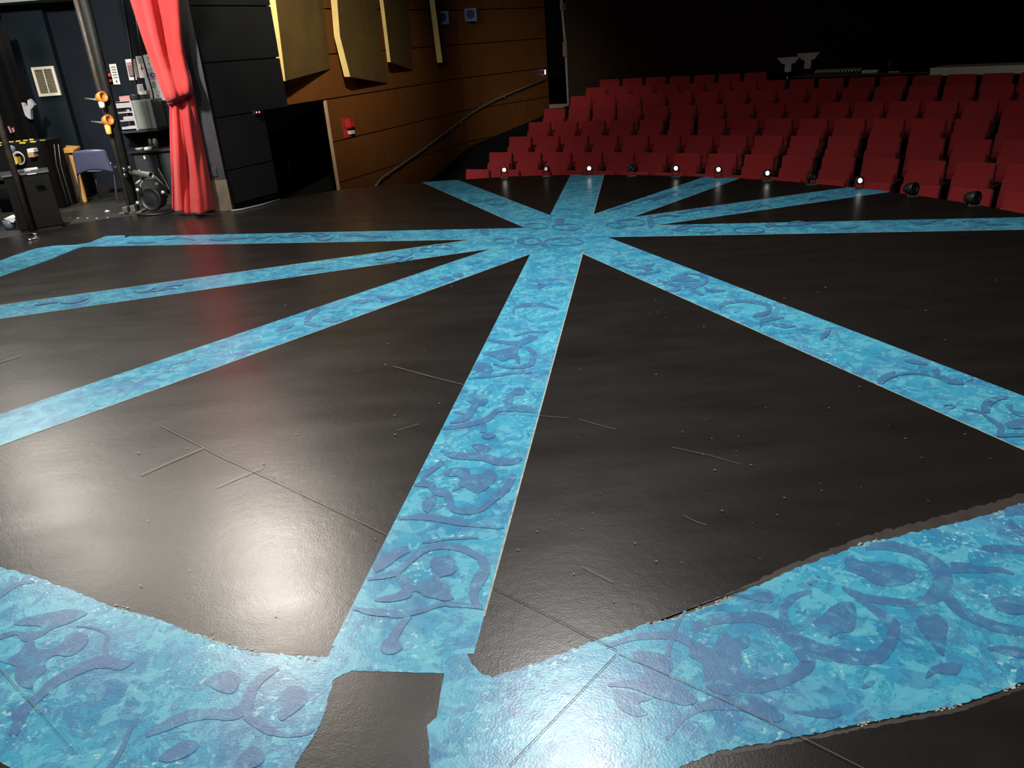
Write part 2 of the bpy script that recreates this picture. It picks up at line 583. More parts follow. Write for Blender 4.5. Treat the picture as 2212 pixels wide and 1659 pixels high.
# fuzzy brown overspray along the right band's edges and a pale rim of older paint
ov = [(1380, 1357), (1465, 1338), (1572, 1297), (1712, 1235), (1869, 1178), (2042, 1140), (2212, 1095), (2300, 1075), (2300, 1040), (2212, 1066), (2042, 1113), (1869, 1157), (1712, 1217), (1572, 1282), (1465, 1324)]
paint(w2(ragged(ov, 4, 8)), 0.0004, 6)
paint(w2(ragged([(1560, 1624), (1700, 1600), (1877, 1565), (2071, 1528), (2212, 1479), (2212, 1489), (2071, 1538), (1877, 1573), (1700, 1608), (1560, 1633)], 3, 8)), 0.0004, 6)
for x0, y0, x1, y1, k in [(1545, 1304, 1590, 1285, 26), (1465, 1334, 1540, 1306, 18), (1840, 1183, 1900, 1168, 14), (2150, 1112, 2200, 1096, 12), (400, 1364, 480, 1392, 26), (480, 1392, 560, 1412, 20),
                          (860, 1900, 861, 1901, 0), (1850, 1567, 1900, 1556, 22), (2020, 1536, 2080, 1522, 18), (2170, 1492, 2212, 1478, 16), (620, 1417, 700, 1423, 12), (1395, 1348, 1460, 1336, 12), (240, 1308, 300, 1326, 8)]:
    for i in range(k):
        t = random.random()
        x, y = x0 + (x1 - x0) * t + random.gauss(0, 2), y0 + (y1 - y0) * t + random.gauss(0, 3)
        r = random.uniform(1.2, 4.2)
        paint(w2([(x + r * random.uniform(0.6, 1.3) * math.cos(a), y + 0.6 * r * random.uniform(0.6, 1.3) * math.sin(a)) for a in [q * PI / 3 for q in range(6)]]), 0.0014, 7)
# thin pale ridge of tape-edge paint beside the strips
for li, side in ((2, -1), (3, -1), (0, -1), (1, 1), (3, 1), (4, -1)):
    t = ANG[li]
    d = Vector((math.cos(t), math.sin(t)))
    n = Vector((-d.y, d.x)) * side
    for rng in ((-EXT[li][1] + 0.1, -0.45), (0.45, EXT[li][0] - 0.2)):
        a, b = CX + d * rng[0] * H, CX + d * rng[1] * H
        o1, o2 = n * (WID / 2 - 0.004), n * (WID / 2 + 0.003)
        paint(clip_apron([a + o1, b + o1, b + o2, a + o2]), 0.0009, 7)

# the scrolls: strokes (x, y, width) and leaves, traced on the deck
Zs, Ze = 0.0010, 0.0009


def smooth(pts, k=5):
    if len(pts) < 3:
        return pts
    out = []
    P = [pts[0]] + pts + [pts[-1]]
    for i in range(1, len(P) - 2):
        p0, p1, p2, p3 = P[i - 1:i + 3]
        for j in range(k):
            t = j / k
            out.append(tuple(0.5 * (2 * p1[c] + (p2[c] - p0[c]) * t + (2 * p0[c] - 5 * p1[c] + 4 * p2[c] - p3[c]) * t * t + (3 * p1[c] - p0[c] - 3 * p2[c] + p3[c]) * t ** 3) for c in range(3)))
    out.append(pts[-1])
    return out


def stroke(pts, sx, ox, oy, k=5, edge=2.2, slot=2):
    q = smooth([(ox + x / sx, oy + y / sx, max(w_ / sx, 1.0)) for x, y, w_ in pts], k)
    for z, sl, ex in ((Ze, 3, edge), (Zs, slot, 0)):
        L, Rr = [], []
        LAY[0] += 1.2e-5
        for i, (x, y, w_) in enumerate(q):
            x2, y2 = q[min(i + 1, len(q) - 1)][:2]
            x1, y1 = q[max(i - 1, 0)][:2]
            dx, dy = x2 - x1, y2 - y1
            l = math.hypot(dx, dy) or 1
            hw = w_ / 2 + (random.uniform(-0.3, 1.0) * ex * 0.6 if ex else random.gauss(0, 0.03 * w_))
            L.append((x - dy / l * hw, y + dx / l * hw))
            Rr.append((x + dy / l * hw, y - dx / l * hw))
        for i in range(len(q) - 1):
            if abs(L[i + 1][0] - L[i][0]) + abs(L[i + 1][1] - L[i][1]) < 1e-6:
                continue
            paint(w2([L[i], L[i + 1], Rr[i + 1], Rr[i]]), z, sl, LAY[0] + (i % 4) * 2.5e-6)


def leaf(pts, sx, ox, oy, edge=1.4):
    P = [(ox + x / sx, oy + y / sx) for x, y in pts]
    n = len(P)
    q = []
    for i in range(n):
        p0, p1, p2, p3 = P[i - 1], P[i], P[(i + 1) % n], P[(i + 2) % n]
        for j in range(4):
            t = j / 4
            q.append(tuple(0.5 * (2 * p1[c] + (p2[c] - p0[c]) * t + (2 * p0[c] - 5 * p1[c] + 4 * p2[c] - p3[c]) * t * t + (3 * p1[c] - p0[c] - 3 * p2[c] + p3[c]) * t ** 3) for c in range(2)))
    cx_, cy_ = sum(p[0] for p in q) / len(q), sum(p[1] for p in q) / len(q)
    big = []
    for x, y in q:
        l = math.hypot(x - cx_, y - cy_) or 1
        big.append((x + (x - cx_) / l * edge, y + (y - cy_) / l * edge))
    paint(w2(big), Ze, 3)
    paint(w2(q), Zs, 2)


def ring(cx_, cy_, rx, ry, sx, ox, oy, wd=8, a0=0.0, a1=2 * PI):
    stroke([(cx_ + rx * math.cos(a0 + (a1 - a0) * i / 14), cy_ + ry * math.sin(a0 + (a1 - a0) * i / 14), wd * (0.6 + 0.5 * math.sin(i * 0.9))) for i in range(15)], sx, ox, oy, 2, 0.7)


A = (2.4254, 1300, 1050)
for s_ in [
    [(470, 760, 40), (560, 705, 55), (700, 690, 58), (830, 692, 60), (920, 740, 68), (1000, 800, 78), (1120, 860, 82), (1250, 890, 72), (1360, 903, 70), (1460, 885, 76), (1515, 810, 66), (1525, 735, 70), (1480, 690, 50), (1400, 630, 30), (1330, 595, 12)],
    [(1030, 850, 60), (1080, 925, 82), (1020, 990, 62), (930, 1030, 64), (820, 1050, 70), (700, 1030, 90), (620, 1010, 60)],
    [(1100, 555, 15), (1010, 580, 36), (955, 640, 42), (958, 705, 46), (1000, 775, 50)],
    [(1380, 322, 30), (1500, 315, 45), (1600, 335, 45), (1690, 370, 52), (1760, 425, 80), (1785, 490, 105), (1760, 555, 95), (1700, 600, 60), (1600, 615, 45), (1500, 605, 40), (1400, 590, 40), (1310, 562, 34), (1260, 530, 14)],
    [(1800, 570, 60), (1860, 640, 55), (1940, 690, 50), (2040, 730, 55), (2140, 755, 50), (2260, 770, 40)],
    [(1830, 430, 60), (1900, 430, 50), (1990, 440, 35), (2080, 440, 25), (2160, 465, 10)],
    [(1990, 325, 26), (2080, 330, 40), (2230, 338, 40)],
    [(2110, 145, 30), (2150, 132, 50), (2260, 118, 60)],
    [(2130, 178, 20), (2160, 215, 35), (2215, 252, 35)],
    [(340, 1330, 18), (420, 1220, 35), (520, 1160, 45), (640, 1140, 70), (760, 1140, 90), (850, 1180, 90), (920, 1210, 60), (955, 1205, 14)],
    [(1010, 1185, 8), (1100, 1195, 28), (1200, 1195, 45), (1255, 1188, 22)],
    [(1360, 1060, 10), (1400, 1040, 30), (1430, 1020, 10)],
    [(440, 655, 12), (395, 730, 22), (365, 810, 22), (350, 895, 12)],
    [(20, 845, 18), (150, 800, 30), (280, 785, 35), (400, 792, 40), (475, 835, 40)],
]:
    stroke(s_, *A)
for p_ in [
    [(1280, 370), (1380, 400), (1500, 400), (1600, 430), (1670, 450), (1640, 490), (1560, 520), (1450, 520), (1380, 480), (1290, 440)],
    [(1110, 710), (1150, 690), (1200, 640), (1260, 610), (1320, 620), (1330, 700), (1310, 760), (1240, 770), (1190, 795), (1130, 760)],
    [(590, 850), (610, 790), (650, 772), (680, 800), (760, 790), (770, 840), (720, 870), (735, 910), (720, 960), (790, 1010), (850, 1020), (700, 1090), (620, 1090), (560, 1060), (530, 1010), (530, 950), (510, 920), (460, 890), (470, 840), (530, 830), (570, 860)],
    [(1650, 700), (1720, 670), (1780, 690), (1810, 740), (1800, 800), (1790, 880), (1770, 880), (1720, 820), (1680, 770)],
    [(2040, 600), (2100, 580), (2212, 590), (2230, 640), (2212, 670), (2130, 670), (2060, 640)],
    [(160, 880), (260, 870), (340, 900), (370, 950), (350, 1000), (420, 1050), (500, 1120), (440, 1150), (350, 1130), (260, 1100), (150, 1060), (40, 1050), (60, 1030), (190, 1010), (230, 970)],
    [(60, 1070), (160, 1085), (250, 1120), (190, 1140), (240, 1190), (180, 1205), (90, 1160)],
    [(690, 570), (780, 570), (880, 560), (890, 610), (800, 600)],
    [(1700, 1010), (1760, 980), (1850, 990), (1880, 940), (1800, 930), (1720, 960)],
    [(2020, 850), (2120, 840), (2210, 860), (2200, 900), (2100, 880)],
]:
    leaf(p_, *A)
A = (2.765, 0, 1180)
for s_ in [
    [(60, 1130, 20), (140, 990, 60), (230, 900, 50), (320, 820, 55), (420, 760, 60), (540, 710, 60), (640, 690, 78), (720, 710, 60), (795, 692, 12)],
    [(460, 480, 10), (560, 490, 14), (640, 530, 18), (635, 590, 30), (630, 660, 40)],
    [(-60, 330, 20), (0, 300, 20), (100, 230, 25), (205, 212, 8)],
    [(870, 1135, 20), (1000, 1070, 60), (1120, 1020, 70), (1260, 1000, 65), (1380, 1010, 65), (1470, 960, 75), (1490, 890, 70), (1530, 820, 55), (1590, 770, 45), (1665, 728, 20)],
    [(1470, 1000, 70), (1550, 1060, 70), (1620, 1110, 40), (1720, 1130, 25), (1830, 1120, 20), (1880, 1090, 8)],
    [(640, 1350, 30), (720, 1230, 25), (800, 1060, 10)],
    [(120, 980, 110), (110, 1060, 60), (95, 1130, 20)],
]:
    stroke(s_, *A)
for p_ in [
    [(90, 470), (200, 420), (300, 400), (420, 380), (520, 400), (460, 440), (390, 470), (300, 500), (260, 530), (170, 570), (130, 560), (100, 530), (0, 560), (-20, 540), (90, 505), (160, 520), (240, 500), (230, 480)],
    [(0, 680), (100, 650), (150, 590), (200, 560), (220, 610), (300, 620), (360, 590), (400, 540), (460, 515), (520, 540), (520, 580), (470, 630), (410, 660), (330, 655), (270, 690), (275, 740), (210, 800), (190, 850), (120, 830), (90, 770), (100, 720), (40, 700)],
    [(1650, 960), (1680, 880), (1740, 840), (1800, 850), (1830, 890), (1820, 940), (1750, 1000), (1680, 1040)],
    [(1220, 810), (1300, 760), (1380, 750), (1430, 790), (1420, 840), (1380, 880), (1300, 860)],
    [(950, 1270), (1020, 1210), (1100, 1170), (1180, 1170), (1170, 1220), (1080, 1270), (1000, 1290)],
    [(1400, 1324), (1450, 1240), (1530, 1200), (1580, 1250), (1560, 1300), (1480, 1330)],
]:
    leaf(p_, *A)
A = (3.687, 600, 1000)
for s_ in [
    [(770, 860, 40), (850, 790, 90), (950, 720, 80), (1045, 690, 40)],
    [(720, 930, 20), (930, 890, 34), (1000, 830, 44), (1100, 740, 50), (1200, 680, 50), (1350, 665, 55), (1480, 690, 55), (1560, 730, 50), (1620, 770, 60), (1650, 840, 90), (1605, 930, 100), (1560, 1010, 80), (1570, 1100, 60), (1620, 1150, 20)],
    [(600, 1160, 20), (750, 1190, 50), (880, 1200, 55), (1000, 1210, 50), (1150, 1180, 30), (1300, 1130, 30), (1400, 1130, 40), (1520, 1140, 35), (1635, 1165, 12)],
    [(1050, 1220, 40), (990, 1290, 55), (940, 1360, 70), (915, 1420, 80)],
    [(1085, 180, 20), (1200, 170, 60), (1260, 230, 50), (1340, 250, 60), (1370, 310, 60), (1400, 370, 50), (1500, 390, 40), (1620, 370, 40), (1720, 290, 50), (1820, 200, 60), (1880, 90, 50)],
    [(970, 450, 12), (1150, 430, 50), (1300, 450, 55), (1450, 480, 40), (1700, 515, 18), (1805, 520, 8)],
    [(1150, 640, 10), (1400, 605, 16), (1600, 600, 10)],
]:
    stroke(s_, *A)
for p_ in [
    [(1210, 790), (1280, 750), (1400, 770), (1420, 840), (1390, 890), (1310, 910), (1280, 940), (1370, 980), (1370, 1040), (1400, 1080), (1330, 1100), (1250, 1080), (1170, 1060), (1130, 1030), (1080, 1030), (1040, 1080), (880, 1110), (770, 1090), (940, 1040), (990, 1000), (950, 930), (960, 900), (1030, 900), (1100, 960), (1230, 910), (1240, 870)],
    [(820, 1480), (850, 1420), (910, 1400), (970, 1420), (990, 1470), (950, 1510), (890, 1525), (840, 1510)],
    [(1330, 70), (1420, 40), (1510, 60), (1540, 100), (1620, 90), (1700, 60), (1740, 100), (1700, 170), (1600, 240), (1540, 220), (1480, 190), (1440, 210), (1390, 220), (1450, 150), (1460, 110), (1340, 110)],
    [(1160, 300), (1240, 260), (1260, 300), (1230, 350), (1200, 390), (1160, 370)],
]:
    leaf(p_, *A)
A = (3.16, 560, 540)
for s_ in [
    [(1560, 610, 22), (1650, 630, 20), (1750, 640, 25), (1830, 620, 40), (1905, 592, 10)],
    [(1830, 670, 18), (1870, 710, 45), (1860, 770, 40), (1800, 800, 20), (1680, 800, 15), (1600, 780, 8)],
    [(1425, 880, 10), (1600, 860, 20), (1740, 840, 15), (1860, 840, 8)],
    [(1730, 980, 18), (1700, 1030, 60), (1720, 1080, 36)],
    [(1250, 1222, 18), (1400, 1200, 30), (1520, 1170, 35), (1580, 1140, 40), (1640, 1090, 35), (1760, 1085, 40), (1895, 1090, 42)],
    [(1530, 1190, 40), (1530, 1250, 40)],
    [(1240, 1370, 12), (1310, 1400, 40), (1420, 1410, 50), (1530, 1410, 60), (1620, 1445, 50), (1740, 1445, 40), (1795, 1422, 20)],
    [(1105, 1580, 16), (1180, 1500, 35), (1260, 1450, 30)],
    [(1735, 440, 8), (1740, 400, 10), (1800, 380, 20), (1920, 375, 20), (2045, 405, 12)],
    [(410, 400, 30), (350, 450, 35), (320, 490, 30), (360, 510, 25), (420, 522, 10)],
    [(800, 315, 8), (850, 330, 20), (940, 325, 12), (1050, 310, 6)],
    [(830, 340, 12), (840, 360, 14)],
    [(1900, 230, 8), (1950, 240, 14), (1900, 265, 6)],
    [(1740, 590, 10), (1850, 560, 14), (1980, 560, 8)],
]:
    stroke(s_, *A, edge=1.4)
for p_ in [
    [(1520, 700), (1630, 690), (1680, 680), (1780, 650), (1810, 640), (1760, 700), (1780, 740), (1770, 780), (1730, 740), (1660, 760), (1620, 740)],
    [(1490, 770), (1580, 790), (1590, 830), (1560, 850), (1520, 830), (1450, 850)],
    [(1410, 1030), (1490, 1010), (1560, 1020), (1540, 1060), (1500, 1070), (1470, 1110), (1440, 1150), (1380, 1180), (1300, 1180), (1400, 1130), (1320, 1110), (1420, 1090), (1450, 1050)],
    [(1725, 985), (1770, 940), (1815, 970), (1790, 988)],
    [(1520, 1270), (1570, 1250), (1610, 1265), (1590, 1285), (1540, 1290)],
    [(1450, 1335), (1500, 1325), (1570, 1345), (1550, 1380), (1490, 1370)],
    [(1260, 1530), (1330, 1490), (1430, 1500), (1440, 1550), (1540, 1560), (1500, 1610), (1420, 1600), (1360, 1550)],
    [(430, 485), (480, 475), (560, 480), (500, 496)],
    [(110, 555), (170, 510), (240, 505), (200, 535)],
    [(640, 350), (720, 340), (780, 345), (700, 365)],
    [(1220, 190), (1290, 185), (1330, 200), (1280, 215)],
    [(1320, 165), (1380, 160), (1390, 180), (1340, 185)],
]:
    leaf(p_, *A, edge=0.8)
A = (3.16, 1250, 500)
for s_ in [
    [(540, 330, 10), (590, 350, 18), (680, 370, 20), (790, 370, 25), (860, 350, 26), (880, 325, 16), (840, 303, 12), (760, 290, 10), (680, 310, 8)],
    [(850, 365, 12), (790, 380, 25), (780, 410, 25), (850, 435, 8)],
    [(960, 540, 8), (980, 500, 20), (1100, 480, 15), (1250, 495, 20), (1300, 520, 35), (1280, 560, 30), (1190, 580, 14)],
    [(1240, 650, 12), (1260, 610, 25), (1400, 590, 12)],
    [(1650, 740, 12), (1690, 700, 30), (1690, 660, 12)],
    [(2040, 1030, 30), (2090, 990, 25), (2160, 960, 12)],
    [(300, 230, 10), (360, 250, 16), (460, 240, 16), (520, 220, 8)],
    [(390, 290, 10), (470, 290, 16), (560, 270, 10)],
]:
    stroke(s_, *A, edge=1.2)
for p_ in [
    [(630, 320), (700, 300), (780, 320), (830, 340), (740, 345), (660, 340)],
    [(600, 405), (660, 385), (700, 390), (670, 410), (630, 415)],
    [(870, 400), (910, 395), (970, 405), (1010, 405), (960, 415), (910, 415)],
    [(1320, 640), (1400, 630), (1480, 650), (1400, 660)],
    [(430, 240), (490, 240), (500, 260), (460, 270)],
]:
    leaf(p_, *A, edge=0.7)
A = (3.318, 1700, 700)
for s_ in [
    [(670, 425, 30), (710, 390, 36), (800, 365, 15), (930, 355, 12), (1060, 375, 20), (1170, 410, 40), (1270, 435, 8)],
    [(1060, 325, 40), (1080, 365, 40)],
    [(1120, 590, 8), (1170, 580, 12), (1200, 600, 10), (1150, 605, 8)],
    [(1250, 610, 8), (1370, 630, 15), (1450, 680, 20), (1530, 740, 40), (1520, 785, 40)],
    [(1420, 640, 60), (1430, 580, 60), (1500, 540, 35), (1580, 530, 14)],
    [(1500, 800, 24), (1600, 800, 25), (1730, 800, 20)],
    [(240, 110, 24), (290, 60, 34), (310, 30, 10)],
    [(840, 262, 16), (930, 275, 28), (1010, 290, 10)],
]:
    stroke(s_, *A, edge=1.5)
for p_ in [
    [(1570, 720), (1640, 690), (1720, 690), (1720, 745), (1600, 750)],
    [(1560, 580), (1610, 580), (1620, 620), (1699, 640), (1699, 670), (1620, 640)],
]:
    leaf(p_, *A, edge=1.0)
A = (2.765, 900, 360)
for c_ in [(715, 355, 70, 15), (895, 362, 85, 19), (880, 450, 115, 22), (680, 447, 65, 20), (520, 445, 62, 15), (1280, 335, 85, 20), (1700, 375, 108, 20), (1985, 380, 92, 18), (470, 212, 72, 16), (150, 480, 60, 13), (1190, 350, 60, 14), (60, 500, 40, 10), (350, 205, 40, 9)]:
    ring(*c_, *A, wd=9)
for p_ in [[(820, 325), (870, 310), (880, 330), (840, 345)], [(600, 440), (640, 420), (645, 450), (610, 460)], [(1380, 300), (1410, 300), (1412, 355), (1385, 360)], [(720, 440), (750, 445), (790, 480), (740, 470)], [(380, 380), (420, 375), (430, 410), (390, 400)], [(1530, 380), (1600, 350), (1640, 360), (1580, 385)], [(2080, 350), (2120, 335), (2140, 350), (2100, 365)]]:
    leaf(p_, *A, edge=0.6)
def squiggles(x0, y0, x1, y1, half, n):
    """loose brush commas scattered along a strip"""
    for i in range(n):
        t = random.random()
        x, y = x0 + (x1 - x0) * t, y0 + (y1 - y0) * t + random.uniform(-half, half) * 0.6
        L_ = random.uniform(12, 34)
        h_ = random.uniform(-0.45, 0.45) * half
        sl = (y1 - y0) / (x1 - x0)
        stroke([(x - L_, y - sl * L_, 1.2), (x - L_ * 0.3, y + h_ - sl * L_ * 0.3, random.uniform(2, 0.45 * half)), (x + L_ * 0.4, y + h_ * 0.7 + sl * L_ * 0.4, random.uniform(2, 0.4 * half)), (x + L_, y - h_ * 0.6 + sl * L_, 1.0)], 1, 0, 0, 3, 0.5)


squiggles(1560, 488, 2190, 481, 9, 10)
squiggles(280, 520, 880, 510, 10, 14)
squiggles(40, 668, 900, 552, 10, 11)
squiggles(1420, 468, 1800, 427, 9, 8)
squiggles(1330, 452, 1530, 392, 10, 6)
# seams between the deck sheets, some edges painted as catching light; scratches, flecks
for pts, wd, slot in [
    ([(346, 920), (480, 989.5), (570, 1030), (690, 1087), (834, 1156)], 1.6, 5),  # light along the seam edge, painted as a pale line
    ([(348, 918.5), (482, 988), (572, 1028.5), (692, 1085.5), (834, 1154)], 0.9, 4),
    ([(1065, 1272), (1165, 1321), (1287, 1384), (1333, 1408)], 1.8, 4),
    ([(1333, 1411), (1547, 1506), (1721, 1590), (1857, 1659), (1990, 1730)], 2.2, 5),  # seam edge catching light, painted pale
    ([(1331, 1416), (1215, 1538), (1098, 1659)], 2.0, 4),
    ([(850, 793), (930, 815), (1002, 833)], 1.5, 5),
    ([(0, 1444), (40, 1490), (88, 1541)], 3.0, 5),
    ([(88, 1541), (120, 1580), (160, 1624)], 1.6, 4),
    ([(1250, 908), (1330, 930)], 0.9, 5), ([(1450, 968), (1530, 985), (1600, 1005)], 0.9, 5),
    ([(305, 1028), (380, 995), (441, 969)], 2.0, 5), ([(470, 1054), (520, 1032), (570, 1012)], 1.6, 5),
    ([(1070, 895), (1140, 898), (1230, 905)], 0.7, 5),
    ([(858, 932), (885, 924), (906, 918)], 1.0, 5), ([(1257, 1226), (1290, 1243), (1324, 1260)], 1.4, 5),
    ([(1475, 1115), (1500, 1128), (1525, 1137)], 1.2, 5),
    ([(0, 784), (45, 770)], 1.4, 5), ([(380, 788), (425, 776)], 1.4, 5), ([(290, 830), (340, 812), (425, 776)], 0.7, 5),
]:
    for (x1, y1), (x2, y2) in zip(pts, pts[1:]):
        dx, dy = x2 - x1, y2 - y1
        l = math.hypot(dx, dy)
        wd_ = wd * 0.6
        px_, py_ = -dy / l * wd_ / 2, dx / l * wd_ / 2
        paint(w2([(x1 + px_, y1 + py_), (x2 + px_, y2 + py_), (x2 - px_, y2 - py_), (x1 - px_, y1 - py_)]), 0.0016, slot if slot != 4 else 4)
for i in range(150):
    x, y = random.uniform(0, 2212), random.uniform(560, 1400)
    r = random.uniform(0.7, 2.0) * (0.5 + y / 1400)
    paint(w2([(x - r * 1.5, y), (x, y - r * 0.5), (x + r * 1.5, y + 0.2 * r), (x, y + r * 0.6)]), 0.0015, 5)
stage = struct(fl.build('floor', [M['deck'], M['blue'], M['scroll'], M['scroll_edge'], M['seam'], M['scuff_glint'], M['dust'], M['rim']], flip=False))

# wing deck and the raked house floor
m = MB()
m.prism([SEAM[-1] + Vector((0.02, 0)), SEAM[-2], SEAM[-3], SEAM[-4]] + SEAM[4::-1] + [Vector((-6.3, 7.7)), Vector((-8.5, 5.2)), Vector((-13, 5.2)), Vector((-13, 14)), Vector((-3.5, 14)), Vector((-3.3, 9.7))], -0.18, -0.004)
struct(m.build('floor_wing', M['wingfloor']))

HC = Vector((-10.4921, -5.2873))
R0, DR = 22.2342, 0.8106
Z0, DZ = -0.3426, 0.1624
PH = [1.0622, 1.0628, 1.0623, 1.0647, 1.0557]
PI_ = [0.5667, 0.5633, 0.5604, 0.5304, 0.5292]


def rowpar(i):
    j = min(max(i, 0), 4)
    return R0 + DR * i, Z0 + DZ * i - 0.68 - (0.06 * (i - 4) if i > 4 else 0), PH[j] + (0.0 if i >= 0 else 0.001), PI_[j]


m = MB()
for i in range(-3, 12):
    R, zf, _, _ = rowpar(i)
    r0, r1 = R - 0.62, R + 0.19 + (6 if i == 11 else 0)
    if i == -3:
        r0 -= 6
    angs = [math.radians(q) for q in range(20, 62, 3)] + [math.radians(62.3)]
    a = [HC + Vector((math.cos(t), math.sin(t))) * r0 for t in angs]
    b = [HC + Vector((math.cos(t), math.sin(t))) * r1 for t in angs]
    for k in range(len(a) - 1):
        m.prism([a[k], a[k + 1], b[k + 1], b[k]], zf - 0.3, zf)
# sloping side aisle
angs = [math.radians(q) for q in (62.3, 64, 66, 68, 70, 73, 76, 80)]
m.grid([[Vector((HC.x + math.cos(t) * (rowpar(i)[0] + e), HC.y + math.sin(t) * (rowpar(i)[0] + e), rowpar(i)[1] - 0.04)) for t in angs] for i, e in [(-3, -7)] + [(k, -0.2) for k in range(-3, 12)] + [(11, 7)]], False)
struct(m.build('floor_house', M['carpet']))
# stage front below the deck edge
m = MB()
pts = APRON[1:]
m.grid([[Vector((p.x - 0.03, p.y - 0.05, -0.02)) for p in pts], [Vector((p.x - 0.03, p.y - 0.05, -1.6)) for p in pts]], False)
struct(m.build('wall_apron', M['void'], solid=0.02))

# ------------------------------------------------------------------ house walls
C1 = Vector((-0.55, 17.83, 0))
az1, az2, azb = math.radians(24), math.radians(40), math.radians(28)
d1, n1 = Vector((math.sin(az1), math.cos(az1), 0)), Vector((math.cos(az1), -math.sin(az1), 0))
d2, n2 = Vector((math.sin(az2), math.cos(az2), 0)), Vector((math.cos(az2), -math.sin(az2), 0))
B0 = Vector((-3.17, 9.55, 0))
db, nb = Vector((math.sin(azb), math.cos(azb), 0)), Vector((math.cos(azb), -math.sin(azb), 0))


def slab(mb, P0, d, n, u0, u1, z0, z1, th, off=0.0):
    a = P0 + d * u0 + n * off
    b = P0 + d * u1 + n * off
    mb.hexa([Vector((p.x, p.y, z0)) for p in (a, b, b - n * th, a - n * th)], [Vector((p.x, p.y, z1)) for p in (a, b, b - n * th, a - n * th)])


GZ = [-2.0, -0.325, 0.325, 0.975, 1.625, 2.275, 2.925, 3.6, 7.0]
uDoor = (onpl(735, 410, C1, n1) - C1).dot(d1)
uLeft = (onpl(560, 60, C1, n1) - C1).dot(d1) - 1.0
m = MB()
g = 0.009
for z0, z1 in zip(GZ, GZ[1:]):
    u0 = uDoor if z1 < 1.0 else uLeft
    # sheets side by side with hairline joints
    us = [u0] + [u for u in (-4.28, -3.35, -2.2, -1.1) if u > u0 + 0.2] + [0.0]
    for ua, ub in zip(us, us[1:]):
        slab(m, C1, d1, n1, ua + 0.0015, ub - 0.0015, z0 + g, z1 - g, 0.05)
m.slot = 1
for z0, z1 in zip(GZ, GZ[1:]):
    u0 = uDoor if z1 < 1.0 else uLeft
    slab(m, C1, d1, n1, u0 + 0.02, 0.05, z0, z1, 0.05, -0.03)
m.slot = 2
slab(m, C1, d1, n1, uDoor - 0.012, uDoor + 0.0, GZ[0], 0.965, 0.06, 0.002)
struct(m.build('wall_left', [M['wood'], M['void'], M['woodedge']]))

uD2 = (onpl(1187, 236, C1, n2) - C1).dot(d2)
uD3 = (onpl(1229, 236, C1, n2) - C1).dot(d2)
m = MB()
for z0, z1 in zip(GZ, GZ[1:]):
    for ua, ub in ((0.0, 1.35), (1.35, uD2)):
        slab(m, C1, d2, n2, ua + 0.0015, ub - 0.0015, z0 + g, z1 - g, 0.05)
m.slot = 1
slab(m, C1, d2, n2, 0, uD2 - 0.02, -2, 7, 0.05, -0.03)
struct(m.build('wall_left_rear', [M['wood'], M['void']]))
# rear wall of the house
m = MB()
E0 = C1 + d2 * uD3
dk = Vector((math.cos(math.radians(14)), math.sin(math.radians(14)), 0))
nk = Vector((dk.y, -dk.x, 0))
for k in range(9):
    slab(m, E0, dk, nk, k * 1.22 + 0.004, (k + 1) * 1.22 - 0.004, -2, 8, 0.08)
slab(m, E0, dk, nk, 0.05, 10.9, -2, 8, 0.06, -0.07)
struct(m.build('wall_back', M['darkwall']))
m = MB()
Q = E0 + dk * 10.9
m.hexa([Vector((p[0], p[1], -2)) for p in ((Q.x, Q.y), (Q.x + 0.2, Q.y), (15.2, 2), (15.0, 2))], [Vector((p[0], p[1], 8)) for p in ((Q.x, Q.y), (Q.x + 0.2, Q.y), (15.2, 2), (15.0, 2))])
struct(m.build('wall_right', M['void']))
m = MB()
m.box(-13.5, 16, -4, 30, 8.0, 8.2)
struct(m.build('ceiling', M['void']))

# doorway at the end of the left wall
m = MB()
slab(m, C1, d2, n2, uD2 - 0.1, uD3 + 0.6, -0.6, 7, 0.04, -1.0)  # black sheet behind the opening, standing in for its unlit depth
root = struct(m.build('door_1', M['void']))
m = MB()
top = [onpl(x, y, C1, n2) for x, y in ((1212.5, -12), (1222, 95), (1229.5, 228), (1228.5, 236))]
for a, b in zip(top, top[1:]):
    m.hexa([a, a + d2 * 0.035, a + d2 * 0.035 - n2 * 0.05, a - n2 * 0.05], [b, b + d2 * 0.035, b + d2 * 0.035 - n2 * 0.05, b - n2 * 0.05])
m.build('door_frame', M['beige'], root)
m = MB()
a, b = onpl(1188, 234.5, C1, n2), onpl(1229, 232, C1, n2)
m.hexa([a, b, b - n2 * 0.35, a - n2 * 0.35], [p + Vector((0, 0, 0.09)) for p in (a, b, b - n2 * 0.35, a - n2 * 0.35)])
m.build('door_sill', M['beige'], root)


def plate(name, px, P0, n, th, mt, label, cat, group=None, parts=None):
    """flat thing fixed to a wall plane: corners given in frame pixels"""
    q = [onpl(x, y, P0, n) for x, y in px]
    m_ = MB()
    m_.hexa([p + n * 0.002 for p in q], [p + n * (th + 0.002) for p in q])
    o_ = m_.build(name, mt)
    return tag(o_, label, cat, group)


